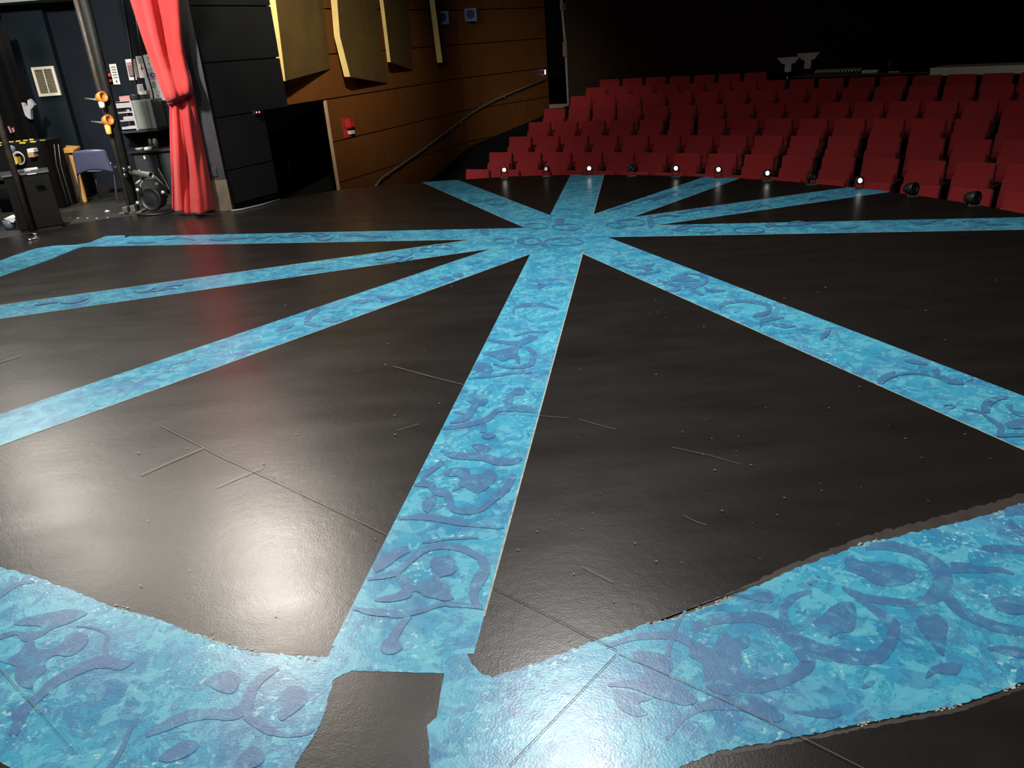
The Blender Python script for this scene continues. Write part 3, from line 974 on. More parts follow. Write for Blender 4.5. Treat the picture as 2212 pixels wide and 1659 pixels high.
plate('notice', [(1215, 91), (1223, 90.5), (1224.5, 122), (1216, 122.5)], C1, n2, 0.01, M['beige'], 'pale notice stuck halfway up the dark doorway frame', 'notice')
q = plate('notice', [(1209, 8.5), (1219.5, 7.5), (1220.5, 21), (1209.5, 22)], C1, n2, 0.02, M['beige'], 'small square notice high above the dark doorway', 'notice')
m = MB()
q0 = [onpl(x, y, C1, n2) + n2 * 0.026 for x, y in ((1214, 11), (1218, 10), (1218, 18), (1214.5, 19))]
m.face(q0)
m.build('dark_print', M['ink'], q)
q = onpl(1174, 156, C1, n2) + n2 * 0.02
m = MB()
m.lathe(q, n2, [(0, 0.0), (0.0, 0.035), (0.02, 0.035), (0.02, 0.0)], 10)
r_ = tag(m.build('indicator_light', M['black']), 'tiny violet indicator light on wood wall left of doorway', 'light')
m = MB()
c_ = q + n2 * 0.022
m.hexa([c_ + d2 * s + Vector((0, 0, z)) for s, z in ((-0.018, -0.05), (0.018, -0.05), (0.022, 0.05), (-0.012, 0.05))], [c_ + n2 * 0.01 + d2 * s + Vector((0, 0, z)) for s, z in ((-0.018, -0.05), (0.018, -0.05), (0.022, 0.05), (-0.012, 0.05))])
m.build('light_lens', M['blueled'], r_)

# ------------------------------------------------------------------ proscenium: black wall, pillar, curtain
uUp = (onpl(602, 115, B0, nb) - B0).dot(db)
uLow = (onpl(587, 335, B0, nb) - B0).dot(db)
m = MB()
for z0, z1, u1 in ((0.06, 0.44, uLow), (0.455, 1.035, uLow), (1.05, 1.62, uUp), (1.635, 2.2, uUp), (2.215, 6, uUp)):
    slab(m, B0, db, nb, 0, u1, z0, z1, 0.06)
slab(m, B0, db, nb, 0, uLow - 0.03, 0.0, 1.04, 0.05, -0.03)
slab(m, B0, db, nb, 0, uUp - 0.03, 1.04, 6, 0.05, -0.03)
struct(m.build('wall_proscenium', M['blackwall']))
m = MB()
P_a, P_b = Vector((-3.62, 9.53)), Vector((-3.165, 9.53))
m.prism([P_a, P_b, Vector((-3.165, 9.62)), Vector((-3.62, 9.62))], 0.36, 6)
struct(m.build('trim_1', M['pillar']))
m = MB()
m.prism([P_a + Vector((0.02, -0.006)), P_b + Vector((0.006, -0.006)), Vector((-3.16, 9.62)), Vector((-3.6, 9.62))], 0.0, 0.36)
struct(m.build('trim_2', M['ply']))
m = MB()
p0 = at(463, 372, 9.52)
m.box(p0.x - 0.03, p0.x + 0.03, 9.515, 9.53, p0.z - 0.05, p0.z + 0.05, bev=0.004)
o = tag(m.build('outlet_box', M['pillar']), 'small dusty socket box low on the pillar beside red curtain', 'socket')
m = MB()
m.tube([onz(500, 457.5) + Vector((0, 0, 0.012)), onz(520, 455) + Vector((0, 0, 0.012)), onz(560, 446) + Vector((0, 0, 0.012)), onz(605, 433) + Vector((0, 0, 0.012))], 0.012, 6)
tag(m.build('cable', M['greymetal']), 'thin grey cable lying at foot of the black wall', 'cable')
# two red indicator lights
q = onpl(552, 243, B0, nb)
m = MB()
slab(m, q, db, nb, -0.05, 0.06, q.z - 0.03, q.z + 0.03, 0.03, 0.032)
r_ = tag(m.build('indicator_light', M['black']), 'small black panel with two red lights on black wall', 'light')
for px_ in ((549.5, 243), (555.5, 242.4)):
    m = MB()
    m.lathe(onpl(*px_, B0, nb) + nb * 0.033, nb, [(0, 0.010), (0.006, 0.010), (0.008, 0.004)], 10)
    m.build('light_lens', M['redled'], r_)

# curtain: one cloth, gathered by a tie
YC = 9.36


def edge_l(y):
    P = [(-420, 160), (-200, 228), (0, 282), (100, 314.5), (148, 333), (190, 351), (220, 367), (273, 368), (340, 369.5), (418, 371), (458, 372)]
    for (y0, x0), (y1, x1) in zip(P, P[1:]):
        if y <= y1:
            return x0 + (x1 - x0) * (y - y0) / (y1 - y0)
    return P[-1][1]


def edge_r(y):
    P = [(-420, 312), (-200, 345), (0, 385), (100, 394), (172, 411.5), (205, 416), (340, 445), (400, 456), (458, 467)]
    for (y0, x0), (y1, x1) in zip(P, P[1:]):
        if y <= y1:
            return x0 + (x1 - x0) * (y - y0) / (y1 - y0)
    return P[-1][1]


m = MB()
rows = []
NU = 90
ys = [-420, -300, -200, -120, -60, 0, 40, 80, 115, 145, 170, 190, 202, 208, 212, 215, 220, 228, 240, 260, 290, 320, 350, 380, 405, 425, 440, 448, 453]
for y in ys:
    row = []
    below = y > 210
    for k in range(NU + 1):
        u = k / NU
        yy = y + ((12 - 24 * u) if 150 < y < 260 else 0) * (1 - abs(y - 210) / 60 if abs(y - 210) < 60 else 0)
        if y >= 440:
            yy = y + 11 * math.sin(PI * min(1, max(0, (u - 0.02) / 0.96))) ** 0.8 - 2 + 2.0 * math.sin(u * 21)
        x = edge_l(y) + (edge_r(y) - edge_l(y)) * u
        if below:
            t = min(1, (y - 210) / 120)
            ph = u * 2 * PI * 2.3 + 0.9 + 0.9 * math.sin(u * 4.2)
            dep = 0.030 + 0.045 * t
            fold = dep * (math.sin(ph) + 0.35 * math.sin(2.1 * ph + y * 0.006)) + 0.03 * math.sin(y * 0.03 + u * 6) * t
            off = 0.06 - 0.10 * math.sin(PI * u) * t
        else:
            t = min(1, (210 - y) / 150)
            ph = u * 2 * PI * 1.7 + 1.1 + (1 - t) * 1.2 * u
            fold = (0.03 + 0.035 * t) * (math.sin(ph) + 0.35 * math.sin(2.1 * ph + y * 0.004))
            bulge = 0.16 * math.exp(-((y - 196) / 26) ** 2) * (0.45 + 0.55 * math.sin(PI * u))
            off = -bulge
        row.append(at(x, yy, YC + off + fold))
    rows.append(row)
for r_ in rows:
    for k, p in enumerate(r_):
        if p.z < 0.012:
            r_[k] = Vector((p.x, p.y, 0.012))
m.grid(rows)
root = thing('stage_curtain', (at(420, 455, YC).x, YC, 0), 'red velour stage curtain tied back beside the black pillar', 'curtain')
m.build('drape', M['red_curtain'], root, solid=0.012, flip=False)
m = MB()
tie = [at(edge_l(214) + (edge_r(214) - edge_l(214)) * u + (-1 if u == 0 else 0), 224 - 24 * u, YC - 0.02 - 0.06 * math.sin(PI * u)) for u in [i / 10 for i in range(11)]]
m.tube(tie, 0.012, 8)
m.build('tie_band', M['red_curtain'], root)

# ------------------------------------------------------------------ ochre sound panels on the wood wall
PANELS = [
    # near-edge strip (left x, right x, y) list top to bottom; far edge points; label
    ([(566, 581, -90), (580, 595.5, 0), (603, 617, 175)], [(686, -90), (696, 0), (713, 140), (711, 148.5)], 'wide ochre sound panel with lit cream edge beside the black wall'),
    ([(707, 719, -90), (715, 728.5, 0), (722, 734.5, 78), (744, 757, 166)], [(800, -90), (811, 0), (818, 70), (836, 180)], 'bent ochre sound panel, second from the black wall'),
    ([(812, 820, -90), (820, 828, 0), (837, 844, 134)], [(872, -90), (881, 0), (889, 152)], 'narrow ochre sound panel, third from the black wall'),
    ([(926, 936, -40), (928, 939, 4), (944.5, 956, 135)], [(946, -40), (949, 4), (966, 136)], 'farthest sound panel, only its cream edge catching light'),
]
for near, far, lab in PANELS:
    bx = near[-1]
    wallp = onpl((bx[0] + bx[1]) / 2, bx[2], C1, n1)
    Yn = wallp.y - 0.55
    k = len(near)
    fl_ = far if len(far) == k else [far[0], far[1], far[-1]] if k == 3 else far
    L_ = [at(a, y, Yn) for a, b, y in near]
    R_ = [at(b, y, Yn) for a, b, y in near]
    Fp = [onpl(x, y, C1, n1) + n1 * 0.02 for x, y in fl_[:k]]
    root = thing('acoustic_baffle', (R_[-1].x, R_[-1].y, R_[-1].z), lab, 'panel', 'ochre sound panels on the wood wall')
    m = MB()
    back = [L_[i] + (Fp[i] - R_[i]) * 0.96 for i in range(k)]
    for i in range(k - 1):
        m.face([R_[i], Fp[i], Fp[i + 1], R_[i + 1]])
        m.face([L_[i], back[i], back[i + 1], L_[i + 1]])
        m.face([Fp[i], back[i], back[i + 1], Fp[i + 1]])
    m.face([R_[-1], Fp[-1], back[-1], L_[-1]])
    m.face([R_[0], Fp[0], back[0], L_[0]])
    m.build('face_board', M['cloud'], root)
    m = MB()
    for i in range(k - 1):
        m.hexa([L_[i + 1] - Vector((0, 0.012, 0)), R_[i + 1] - Vector((0, 0.012, 0)), R_[i + 1] + Vector((0, 0.01, 0)), L_[i + 1] + Vector((0, 0.01, 0))],
               [L_[i] - Vector((0, 0.012, 0)), R_[i] - Vector((0, 0.012, 0)), R_[i] + Vector((0, 0.01, 0)), L_[i] + Vector((0, 0.01, 0))])
    m.build('edge_strip', M['cloudedge'], root)

# square blue speakers
for cx_, cy_, s_, lab in ((956, 38.5, 12, 'small square blue loudspeaker touching the farthest sound panel'), (1016.5, 32, 12, 'small square blue loudspeaker near wall corner, clear of the panels')):
    c_ = onpl(cx_, cy_, C1, n1) + n1 * 0.75 if cx_ < 1000 else onpl(cx_, cy_, C1, n2) + n2 * 0.25
    c_ = at(cx_, cy_, c_.y)
    hw = s_ / F * (c_ - EYE).length
    root = thing('loudspeaker', c_, lab, 'speaker', 'blue loudspeakers high on the wall')
    T = Matrix.Translation(c_)
    m = MB()
    m.box(-hw, hw, 0.0, 0.18, -hw, hw, T, 0.01)
    cab = m.build('cabinet', M['speaker'], root)
    m = MB()
    m.lathe(c_ + Vector((0, -0.002, 0.01)), (0, -1, 0), [(0.0, hw * 0.66), (0.012, hw * 0.60), (0.006, hw * 0.5), (0.004, hw * 0.15), (0.012, 0.0)], 18)
    m.build('cone', M['speakerdark'], cab)
    m = MB()
    m.tube([c_ + Vector((0, 0.18, 0)), c_ + Vector((-0.05, 0.5, 0.02)), c_ + Vector((-0.22, 0.62, 0.02))], 0.018, 6)
    m.build('bracket', M['black'], root)

# fire alarm strobe
c_ = onpl(747.5, 274, C1, n1)
root = thing('fire_alarm', c_, 'red fire alarm strobe on the wood wall by dark opening', 'alarm')
m = MB()
slab(m, c_, d1, n1, -0.09, 0.10, c_.z - 0.17, c_.z + 0.14, 0.02, 0.022)
m.build('back_plate', M['redplastic'], root)
m = MB()
for u0, u1, z0, z1, dp in ((-0.06, 0.09, -0.02, 0.13, 0.10),):
    slab(m, c_, d1, n1, u0, u1, c_.z + z0, c_.z + z1, dp, 0.022 + dp)
bmesh.ops.bevel(m.bm, geom=m.bm.edges[:], offset=0.015, segments=2, affect='EDGES')
m.build('horn', M['redplastic'], root)
m = MB()
slab(m, c_, d1, n1, 0.0, 0.11, c_.z - 0.12, c_.z - 0.065, 0.06, 0.082)
m.build('strobe_lens', M['white'], root)

# hand rail following the walls
m = MB()
rail = [onpl(803, 404, C1, n1), onpl(808, 396, C1, n1), onpl(816, 386, C1, n1), onpl(839, 370, C1, n1), onpl(900, 328, C1, n1), onpl(960, 284, C1, n1), onpl(1006, 249, C1, n1)]
rail = [p + n1 * 0.07 for p in rail] + [onpl(x, y, C1, n2) + n2 * 0.07 for x, y in ((1022, 239), (1062, 217), (1108, 197), (1174, 171))]
root = thing('hand_rail', rail[3], 'long grey hand rail sloping up along the wood wall', 'rail')
m.tube(rail, 0.019, 10)
m.build('bar', M['greymetal'], root)
for px_, P_, n_ in (((834, 374), C1, n1), ((918, 315), C1, n1), ((990, 262), C1, n1), ((1085, 207), C1, n2)):
    q = onpl(*px_, P_, n_)
    m = MB()
    m.tube([q - Vector((0, 0, 0.06)), q + n_ * 0.045 - Vector((0, 0, 0.06)), q + n_ * 0.07 - Vector((0, 0, 0.015))], 0.009, 8)
    m.build('bracket', M['chrome'], root)

# ------------------------------------------------------------------ red seats
def seat_proto():
    root = thing('theatre_seat', (0, 0, 0), 'x', 'seat')
    root['_local'] = 1
    m = MB()
    lean = Matrix.Translation((0, 0.13, 0.42)) @ Matrix.Rotation(math.radians(-11), 4, 'X')
    m.box(-0.224, 0.224, 0.0, 0.075, 0.0, 0.455, lean, 0.022)
    m.build('backrest', M['red_seat'], root)
    m = MB()
    m.box(-0.220, 0.220, 0.077, 0.095, -0.04, 0.42, lean, 0.004)
    m.build('back_shell', M['black'], root)
    m = MB()
    tip = Matrix.Translation((0, 0.02, 0.36)) @ Matrix.Rotation(math.radians(-14), 4, 'X')
    m.box(-0.220, 0.220, 0.0, 0.085, 0.0, 0.36, tip, 0.03)
    m.build('seat', M['red_seat'], root)
    for s_ in (1,):
        m = MB()
        m.box(0.236, 0.290, -0.06, 0.24, 0.585, 0.615, bev=0.01)
        m.build('armrest', M['darkoak'], root)
        m = MB()
        m.box(0.252, 0.278, 0.0, 0.20, 0.0, 0.585)
        m.box(0.244, 0.286, -0.04, 0.24, 0.0, 0.03)
        m.build('leg', M['black'], root)
    return root


proto = seat_proto()
parts = list(proto.children)
ORD = ['first', 'second', 'third', 'fourth', 'fifth', 'sixth', 'seventh', 'eighth', 'ninth', 'tenth', 'eleventh', 'twelfth', 'thirteenth', 'fourteenth', 'fifteenth', 'sixteenth', 'seventeenth', 'eighteenth', 'nineteenth', 'twentieth', 'twenty-first', 'twenty-second']
ROWN = ['front', 'second', 'third', 'fourth', 'fifth', 'sixth', 'seventh', 'eighth']
first = True
for i in range(-1, 7):
    R, zf, th0, p = rowpar(i)
    for j in range(22):
        t = th0 - (j - 0.5) * p / R
        P = HC + Vector((math.cos(t), math.sin(t))) * (R - 0.18)
        px_, py_ = proj((P.x, P.y, zf + 0.8))
        if px_ > 2262 or (i >= 6 and px_ > 1655):
            break
        if first:
            r_ = proto
            first = False
        else:
            r_ = proto.copy()
            COL.objects.link(r_)
            for c_ in parts:
                d_ = c_.copy()
                COL.objects.link(d_)
                d_.parent = r_
        r_.location = (P.x, P.y, zf)
        r_.rotation_euler = (0, 0, t - PI / 2)
        r_['label'] = 'red upholstered theatre seat, %s from the left aisle in the %s row' % (ORD[j], ROWN[i + 1])
        r_['category'] = 'seat'
        r_['group'] = 'red seats in the %s row' % ROWN[i + 1]
    # outer side of the aisle seat
for o in list(bpy.data.objects):
    if '_local' in o:
        del o['_local']

# ------------------------------------------------------------------ footlights along the stage edge
FL = [(1089, 367, 1, 0.0), (1180, 365, 0.4, -0.5), (1272.5, 363.5, 1, 0.15), (1364, 362.5, 0, 0.3), (1459.5, 363.5, 1, 0.3), (1551.5, 366, 1, 0.3), (1657, 374, 1, 0.45), (1754, 381, 0, 0.6), (1857, 390, 1, 0.5), (1973, 407, 0, 0.9), (2107, 427, 0, 1.0)]
FN = ['first', 'second', 'third', 'fourth', 'fifth', 'sixth', 'seventh', 'eighth', 'ninth', 'tenth', 'last']
for i, (px_, py_, on, tw) in enumerate(FL):
    best = min(range(200), key=lambda k: abs(proj((*(APRON[1] + (APRON[16] - APRON[1]) * 0), 0))[0] - 0) if False else 0)
    # stage edge point under the lamp
    lo, hi = 0, len(APRON_PX) - 1
    for k in range(len(APRON_PX) - 1):
        if APRON_PX[k][0] <= px_ <= APRON_PX[k + 1][0]:
            tt = (px_ - APRON_PX[k][0]) / (APRON_PX[k + 1][0] - APRON_PX[k][0])
            ey = APRON_PX[k][1] + (APRON_PX[k + 1][1] - APRON_PX[k][1]) * tt
    base = onz(px_, ey + 2.2)
    c_ = at(px_, py_, base.y)
    sc_ = 0.85 + 0.35 * (i >= 9)
    to = (EYE - c_)
    to.z = 0
    to.normalize()
    ax = Matrix.Rotation(tw, 3, 'Z') @ Vector((to.x, to.y, 0.15))
    ax.normalize()
    state = {1: 'lit lens', 0.4: 'dim lens', 0: 'dark lens'}[on]
    root = thing('footlight', base, 'small black footlight with %s on stage edge, %s from left' % (state, FN[i]), 'footlight', 'footlights along the stage edge')
    m = MB()
    m.lathe(c_, ax, [(-0.075 * sc_, 0.0), (-0.075 * sc_, 0.028 * sc_), (-0.05 * sc_, 0.042 * sc_), (0.0, 0.048 * sc_), (0.018 * sc_, 0.048 * sc_), (0.018 * sc_, 0.030 * sc_), (0.004, 0.029 * sc_)], 16)
    hs = m.build('housing', M['black'], root)
    m = MB()
    m.lathe(c_ + ax * 0.006, ax, [(0.0, 0.029 * sc_), (0.006, 0.022 * sc_), (0.009, 0.0)], 16)
    m.build('lens', {1: M['lens'], 0.4: M['dimlens'], 0: M['offlens']}[on], hs)
    m = MB()
    side = ax.cross(Vector((0, 0, 1))).normalized() * 0.052 * sc_
    m.tube([c_ + side, c_ + side - Vector((0, 0, c_.z * 0.5)), Vector((base.x, base.y, 0.012)) + side * 0.8, Vector((base.x, base.y, 0.012)) - side * 0.8, c_ - side - Vector((0, 0, c_.z * 0.5)), c_ - side], 0.005, 6)
    m.build('yoke', M['blackmetal'], root)
    m = MB()
    m.box(base.x - 0.05, base.x + 0.05, base.y - 0.03, base.y + 0.03, 0.0, 0.010, bev=0.003)
    m.build('base_plate', M['pipe'], root)

# ------------------------------------------------------------------ sound position behind the seats
RT = R0 + DR * 6 - 0.25


def cyl(px_, py_, R):
    v = ray(px_, py_)
    ox, oy = EYE.x - HC.x, EYE.y - HC.y
    a = v.x * v.x + v.y * v.y
    b = 2 * (ox * v.x + oy * v.y)
    c = ox * ox + oy * oy - R * R
    t = (-b + math.sqrt(b * b - 4 * a * c)) / (2 * a)
    return EYE + v * t


ZT = cyl(1800, 162, RT).z
zfl = rowpar(6)[1]


def desk(px0, px1, thick, name, label, mat_top, zoff=0.0):
    a, b = cyl(px0, 160, RT), cyl(px1, 150, RT)
    mid = (a + b) / 2
    root = thing(name, (mid.x, mid.y, zfl), label, 'table')
    rad = Vector((mid.x - HC.x, mid.y - HC.y, 0)).normalized()
    q = [Vector((a.x, a.y, 0)), Vector((b.x, b.y, 0)), Vector((b.x, b.y, 0)) + rad * 0.75, Vector((a.x, a.y, 0)) + rad * 0.75]
    m = MB()
    m.hexa([p + Vector((0, 0, ZT - thick + zoff)) for p in q], [p + Vector((0, 0, ZT + zoff)) for p in q])
    m.build('tabletop', mat_top, root)
    e = (q[1] - q[0]).normalized() * 0.08
    for p in (q[0] + e + rad * 0.06, q[1] - e + rad * 0.06, q[2] - e - rad * 0.06, q[3] + e - rad * 0.06):
        m = MB()
        m.tube([p + Vector((0, 0, zfl)), p + Vector((0, 0, ZT - thick + zoff))], 0.022, 8)
        m.build('leg', M['black'], root)
    return root, q, rad


_, qa, rad_a = desk(1716, 2004, 0.025, 'sound_desk', 'thin-topped dark sound desk behind the seats', M['darkoak'])
_, qb, rad_b = desk(2008, 2262, 0.13, 'covered_table', 'table with pale covered edge behind the seats, at frame edge', M['deskcloth'], 0.06)
# mixing console
a, b = cyl(1757, 158, RT + 0.1), cyl(1857, 154, RT + 0.1)
a.z = b.z = ZT
dd = (b - a).normalized()
root = thing('mixing_console', (a + b) / 2, 'long low mixing console with a row of pale keys on sound desk', 'console')
m = MB()
m.hexa([a, b, b + rad_a * 0.4, a + rad_a * 0.4], [a + Vector((0, 0, 0.035)), b + Vector((0, 0, 0.035)), b + rad_a * 0.4 + Vector((0, 0, 0.12)), a + rad_a * 0.4 + Vector((0, 0, 0.12))])
m.build('body', M['black'], root)
L_ = (b - a).length
for k in range(14):
    u = (k + 0.3) / 14 * L_
    m = MB()
    p = a + dd * u + rad_a * 0.03 + Vector((0, 0, 0.042))
    m.hexa([p, p + dd * L_ / 26, p + dd * L_ / 26 + rad_a * 0.12 + Vector((0, 0, 0.026)), p + rad_a * 0.12 + Vector((0, 0, 0.026))], [x + Vector((0, 0, 0.03)) for x in (p, p + dd * L_ / 26, p + dd * L_ / 26 + rad_a * 0.12 + Vector((0, 0, 0.026)), p + rad_a * 0.12 + Vector((0, 0, 0.026)))])
    m.build('key', M['ventcream'], root)
# small pale device, desk lamp
p = cyl(1880, 154.5, RT + 0.15)
p.z = ZT
root = thing('small_device', p, 'small pale device on sound desk right of the console', 'device')
m = MB()
T = Matrix.Translation(p) @ Matrix.Rotation(math.atan2(dd.y, dd.x), 4, 'Z')
m.box(-0.14, 0.14, -0.05, 0.08, 0, 0.06, T, 0.012)
m.build('body', M['standgrey'], root)
m = MB()
m.box(-0.135, -0.10, -0.058, -0.05, 0.012, 0.05, T)
m.build('bright_end', M['white'], root)
p = cyl(1932, 153, RT + 0.15)
p.z = ZT
root = thing('desk_lamp', p, 'small dark desk lamp on sound desk, pale base', 'lamp')
T = Matrix.Translation(p) @ Matrix.Rotation(math.atan2(dd.y, dd.x), 4, 'Z')
m = MB()
m.box(-0.09, 0.09, -0.05, 0.05, 0, 0.02, T, 0.006)
m.build('base', M['standgrey'], root)
m = MB()
m.tube([T @ Vector(v_) for v_ in ((-0.06, 0, 0.02), (-0.10, 0, 0.12), (-0.09, 0, 0.22))], 0.012, 8)
m.build('arm', M['pipe'], root)
# two pale stands
for cx_, y0, y1, off, lab in ((1703.5, 124, 166, 0.25, 'pale flared music stand at the left end of sound desk'), (1746.5, 114.5, 160, 0.98, 'pale flared music stand behind the console, farther one')):
    tp = cyl(cx_, y0, RT + off)
    bt = cyl(cx_, y1, RT + off)
    kf = (tp - EYE).length / F
    root = thing('music_stand', (tp.x, tp.y, zfl), lab, 'stand', 'music stands by the sound desk')
    T = Matrix.Translation(tp) @ Matrix.Rotation(math.atan2(dd.y, dd.x) + 0.35, 4, 'Z')
    hh = tp.z - bt.z
    m = MB()
    w0, w1 = 21 * kf, 11 * kf
    m.hexa([T @ Vector((-w1, 0.02, -hh * 0.32)), T @ Vector((w1, 0.02, -hh * 0.32)), T @ Vector((w1, 0.04, -hh * 0.32)), T @ Vector((-w1, 0.04, -hh * 0.32))],
           [T @ Vector((-w0, 0.10, 0)), T @ Vector((w0, 0.10, 0)), T @ Vector((w0, 0.12, 0)), T @ Vector((-w0, 0.12, 0))])
    m.build('desk_plate', M['standgrey'], root)
    m = MB()
    m.box(-6 * kf, 6 * kf, 0.0, 0.03, -hh * 0.75, -hh * 0.30, T, 0.004)
    m.build('neck', M['standgrey'], root)
    m = MB()
    m.tube([T @ Vector((0, 0.015, -hh * 0.75)), T @ Vector((0, 0.015, -hh - 0.05)), Vector(((T @ Vector((0, 0.015, 0))).x, (T @ Vector((0, 0.015, 0))).y, zfl + 0.02))], 0.014, 8)
    m.build('pole', M['chrome'], root)
    for a_ in range(3):
        m = MB()
        c0 = T @ Vector((0, 0.015, 0))
        ang = a_ * 2 * PI / 3
        m.tube([Vector((c0.x, c0.y, zfl + 0.12)), Vector((c0.x + 0.22 * math.cos(ang), c0.y + 0.22 * math.sin(ang), zfl + 0.01))], 0.01, 6)
        m.build('leg', M['black'], root)

# ------------------------------------------------------------------ the wing at the left
YW = 11.95
m = MB()
xl = at(80, 262, YW).x
m.box(xl - 0.02, -3.45, YW, YW + 0.15, 0, 6.5)
struct(m.build('wall_wing', M['slate']))
m = MB()
xm = at(150, 240, YW - 0.12).x
m.box(xl, xm, YW - 0.12, YW, 0, at(40, 8, YW - 0.12).z)
struct(m.build('wall_wing_pilaster', M['slate2']))
m = MB()
m.box(xl - 0.35, xm + 0.6, YW - 0.5, YW + 0.1, at(40, 8, YW - 0.2).z, at(40, 8, YW - 0.2).z + 0.4)
struct(m.build('trim_3', M['greymetal']))
m = MB()
m.box(-13, xl - 0.02, YW + 0.1, YW + 0.2, 0, 6.5)
struct(m.build('wall_wing_far', M['slate2']))
m = MB()
m.box(at(165, 410, YW).x, -3.4, YW - 0.03, YW - 0.001, 0, 0.12)
struct(m.build('baseboard_wing', M['black']))


def front_box(px, Y, depth, mt, name, parent=None, bev=0.0, z0=None, z1=None):
    """box whose front face spans two frame pixels (top left, bottom right) at distance Y"""
    a, b = at(px[0], px[1], Y), at(px[2], px[3], Y)
    zb = min(a.z, b.z) if z0 is None else z0
    zt = max(a.z, b.z) if z1 is None else z1
    m_ = MB()
    m_.box(min(a.x, b.x), max(a.x, b.x), Y, Y + depth, zb, zt, bev=bev)
    return m_.build(name, mt, parent)


# black drape filling the far left
m = MB()
rows = []
for z in (0.02, 0.6, 1.2, 1.8, at(0, 56, 11.3).z):
    row = []
    for k in range(60):
        u = k / 59
        x = at(-160, 250, 11.3).x + u * (at(86, 300, 11.3).x - at(-160, 250, 11.3).x)
        row.append(Vector((x, 11.3 + 0.05 * math.sin(u * 60) + 0.02 * math.sin(u * 23), z)))
    rows.append(row)
m.grid(rows)
tag(m.build('masking_drape', M['void'], solid=0.01), 'black masking drape hanging at far left of the wing', 'drape')
# grey cloth hung on the drape
m = MB()
sh = [(46, 222), (51, 224), (55, 231), (60, 229), (59, 217), (63, 214), (66, 217), (74, 227), (71, 232), (66, 236), (66, 248), (67, 258), (60, 255), (54, 249), (51, 240)]
YT = 11.20
q = [at(x, y, YT) for x, y in sh]
m.hexa(q, [p + Vector((0, 0.06, 0)) for p in q])
tag(m.build('rag', M['cloth']), 'grey rag hung on the black drape', 'rag')
m = MB()
q = [at(x, y, YT) for x, y in ((16, 273), (19, 273), (25, 287), (22, 287))]
m.hexa(q, [p + Vector((0, 0.02, 0)) for p in q])
q = [at(x, y, YT) for x, y in ((25, 277), (28, 275), (31, 285), (28, 286))]
m.hexa(q, [p + Vector((0, 0.02, 0)) for p in q])
tag(m.build('paper_strip', M['pinkprint']), 'faded pink paper strips pinned on the black drape', 'paper')

# vent
a, b = at(65, 146, YW - 0.125), at(137, 205, YW - 0.125)
root = thing('air_vent', (a.x, YW - 0.125, b.z), 'cream louvred air vent high on the slate wall', 'vent')
x0, x1, z1, z0 = a.x + 0.02, b.x - 0.02, a.z, b.z
m = MB()
f_ = 0.035
for bx in ((x0, x1, z1 - f_, z1), (x0, x1, z0, z0 + f_), (x0, x0 + f_, z0 + f_, z1 - f_), (x1 - f_, x1, z0 + f_, z1 - f_), ((x0 + x1) / 2 - 0.008, (x0 + x1) / 2 + 0.008, z0 + f_, z1 - f_)):
    m.box(bx[0], bx[1], YW - 0.15, YW - 0.12, bx[2], bx[3])
m.build('frame', M['ventcream'], root)
m = MB()
m.box(x0 + 0.01, x1 - 0.01, YW - 0.126, YW - 0.121, z0 + 0.01, z1 - 0.01)
m.build('backing', M['black'], root)
nsl = 16
m = MB()
for k in range(nsl):
    z = z0 + f_ + (z1 - z0 - 2 * f_) * (k + 0.5) / nsl
    m.hexa([Vector((x0 + f_, YW - 0.145, z - 0.009)), Vector((x1 - f_, YW - 0.145, z - 0.009)), Vector((x1 - f_, YW - 0.143, z - 0.009)), Vector((x0 + f_, YW - 0.143, z - 0.009))],
           [Vector((x0 + f_, YW - 0.130, z + 0.006)), Vector((x1 - f_, YW - 0.130, z + 0.006)), Vector((x1 - f_, YW - 0.128, z + 0.006)), Vector((x0 + f_, YW - 0.128, z + 0.006))])
m.build('slats', M['ventslat'], root)

# boom: twin black pipes with clamps and connectors
bb = onz(293, 458)
root = thing('lighting_boom', (bb.x, bb.y, 0), 'tall black boom pipe rising past the blue chair', 'boom')
for (xt, xb, r, nm) in ((157, 284, 0.035, 'side_pipe'), (176, 293, 0.055, 'main_pipe')):
    m = MB()
    tp = at(xt, -30, bb.y + 0.25)
    bt = at(xb, 456, bb.y)
    bt.z = 0.0
    m.tube([bt, bt + (tp - bt) * 1.5], r, 14)
    m.build(nm, M['blackmetal'] if nm == 'main_pipe' else M['brownsteel'], root)
m = MB()
m.box(bb.x - 0.16, bb.x + 0.12, bb.y - 0.12, bb.y + 0.12, 0.0, 0.02, bev=0.004)
m.build('base_plate', M['pipe'], root)
m = MB()
m.box(bb.x - 0.09, bb.x - 0.03, bb.y - 0.14, bb.y - 0.05, 0.02, 0.09, bev=0.006)
m.box(bb.x + 0.0, bb.x + 0.06, bb.y - 0.13, bb.y - 0.05, 0.02, 0.10, bev=0.006)
m.build('floor_clamp', M['pipe'], root)
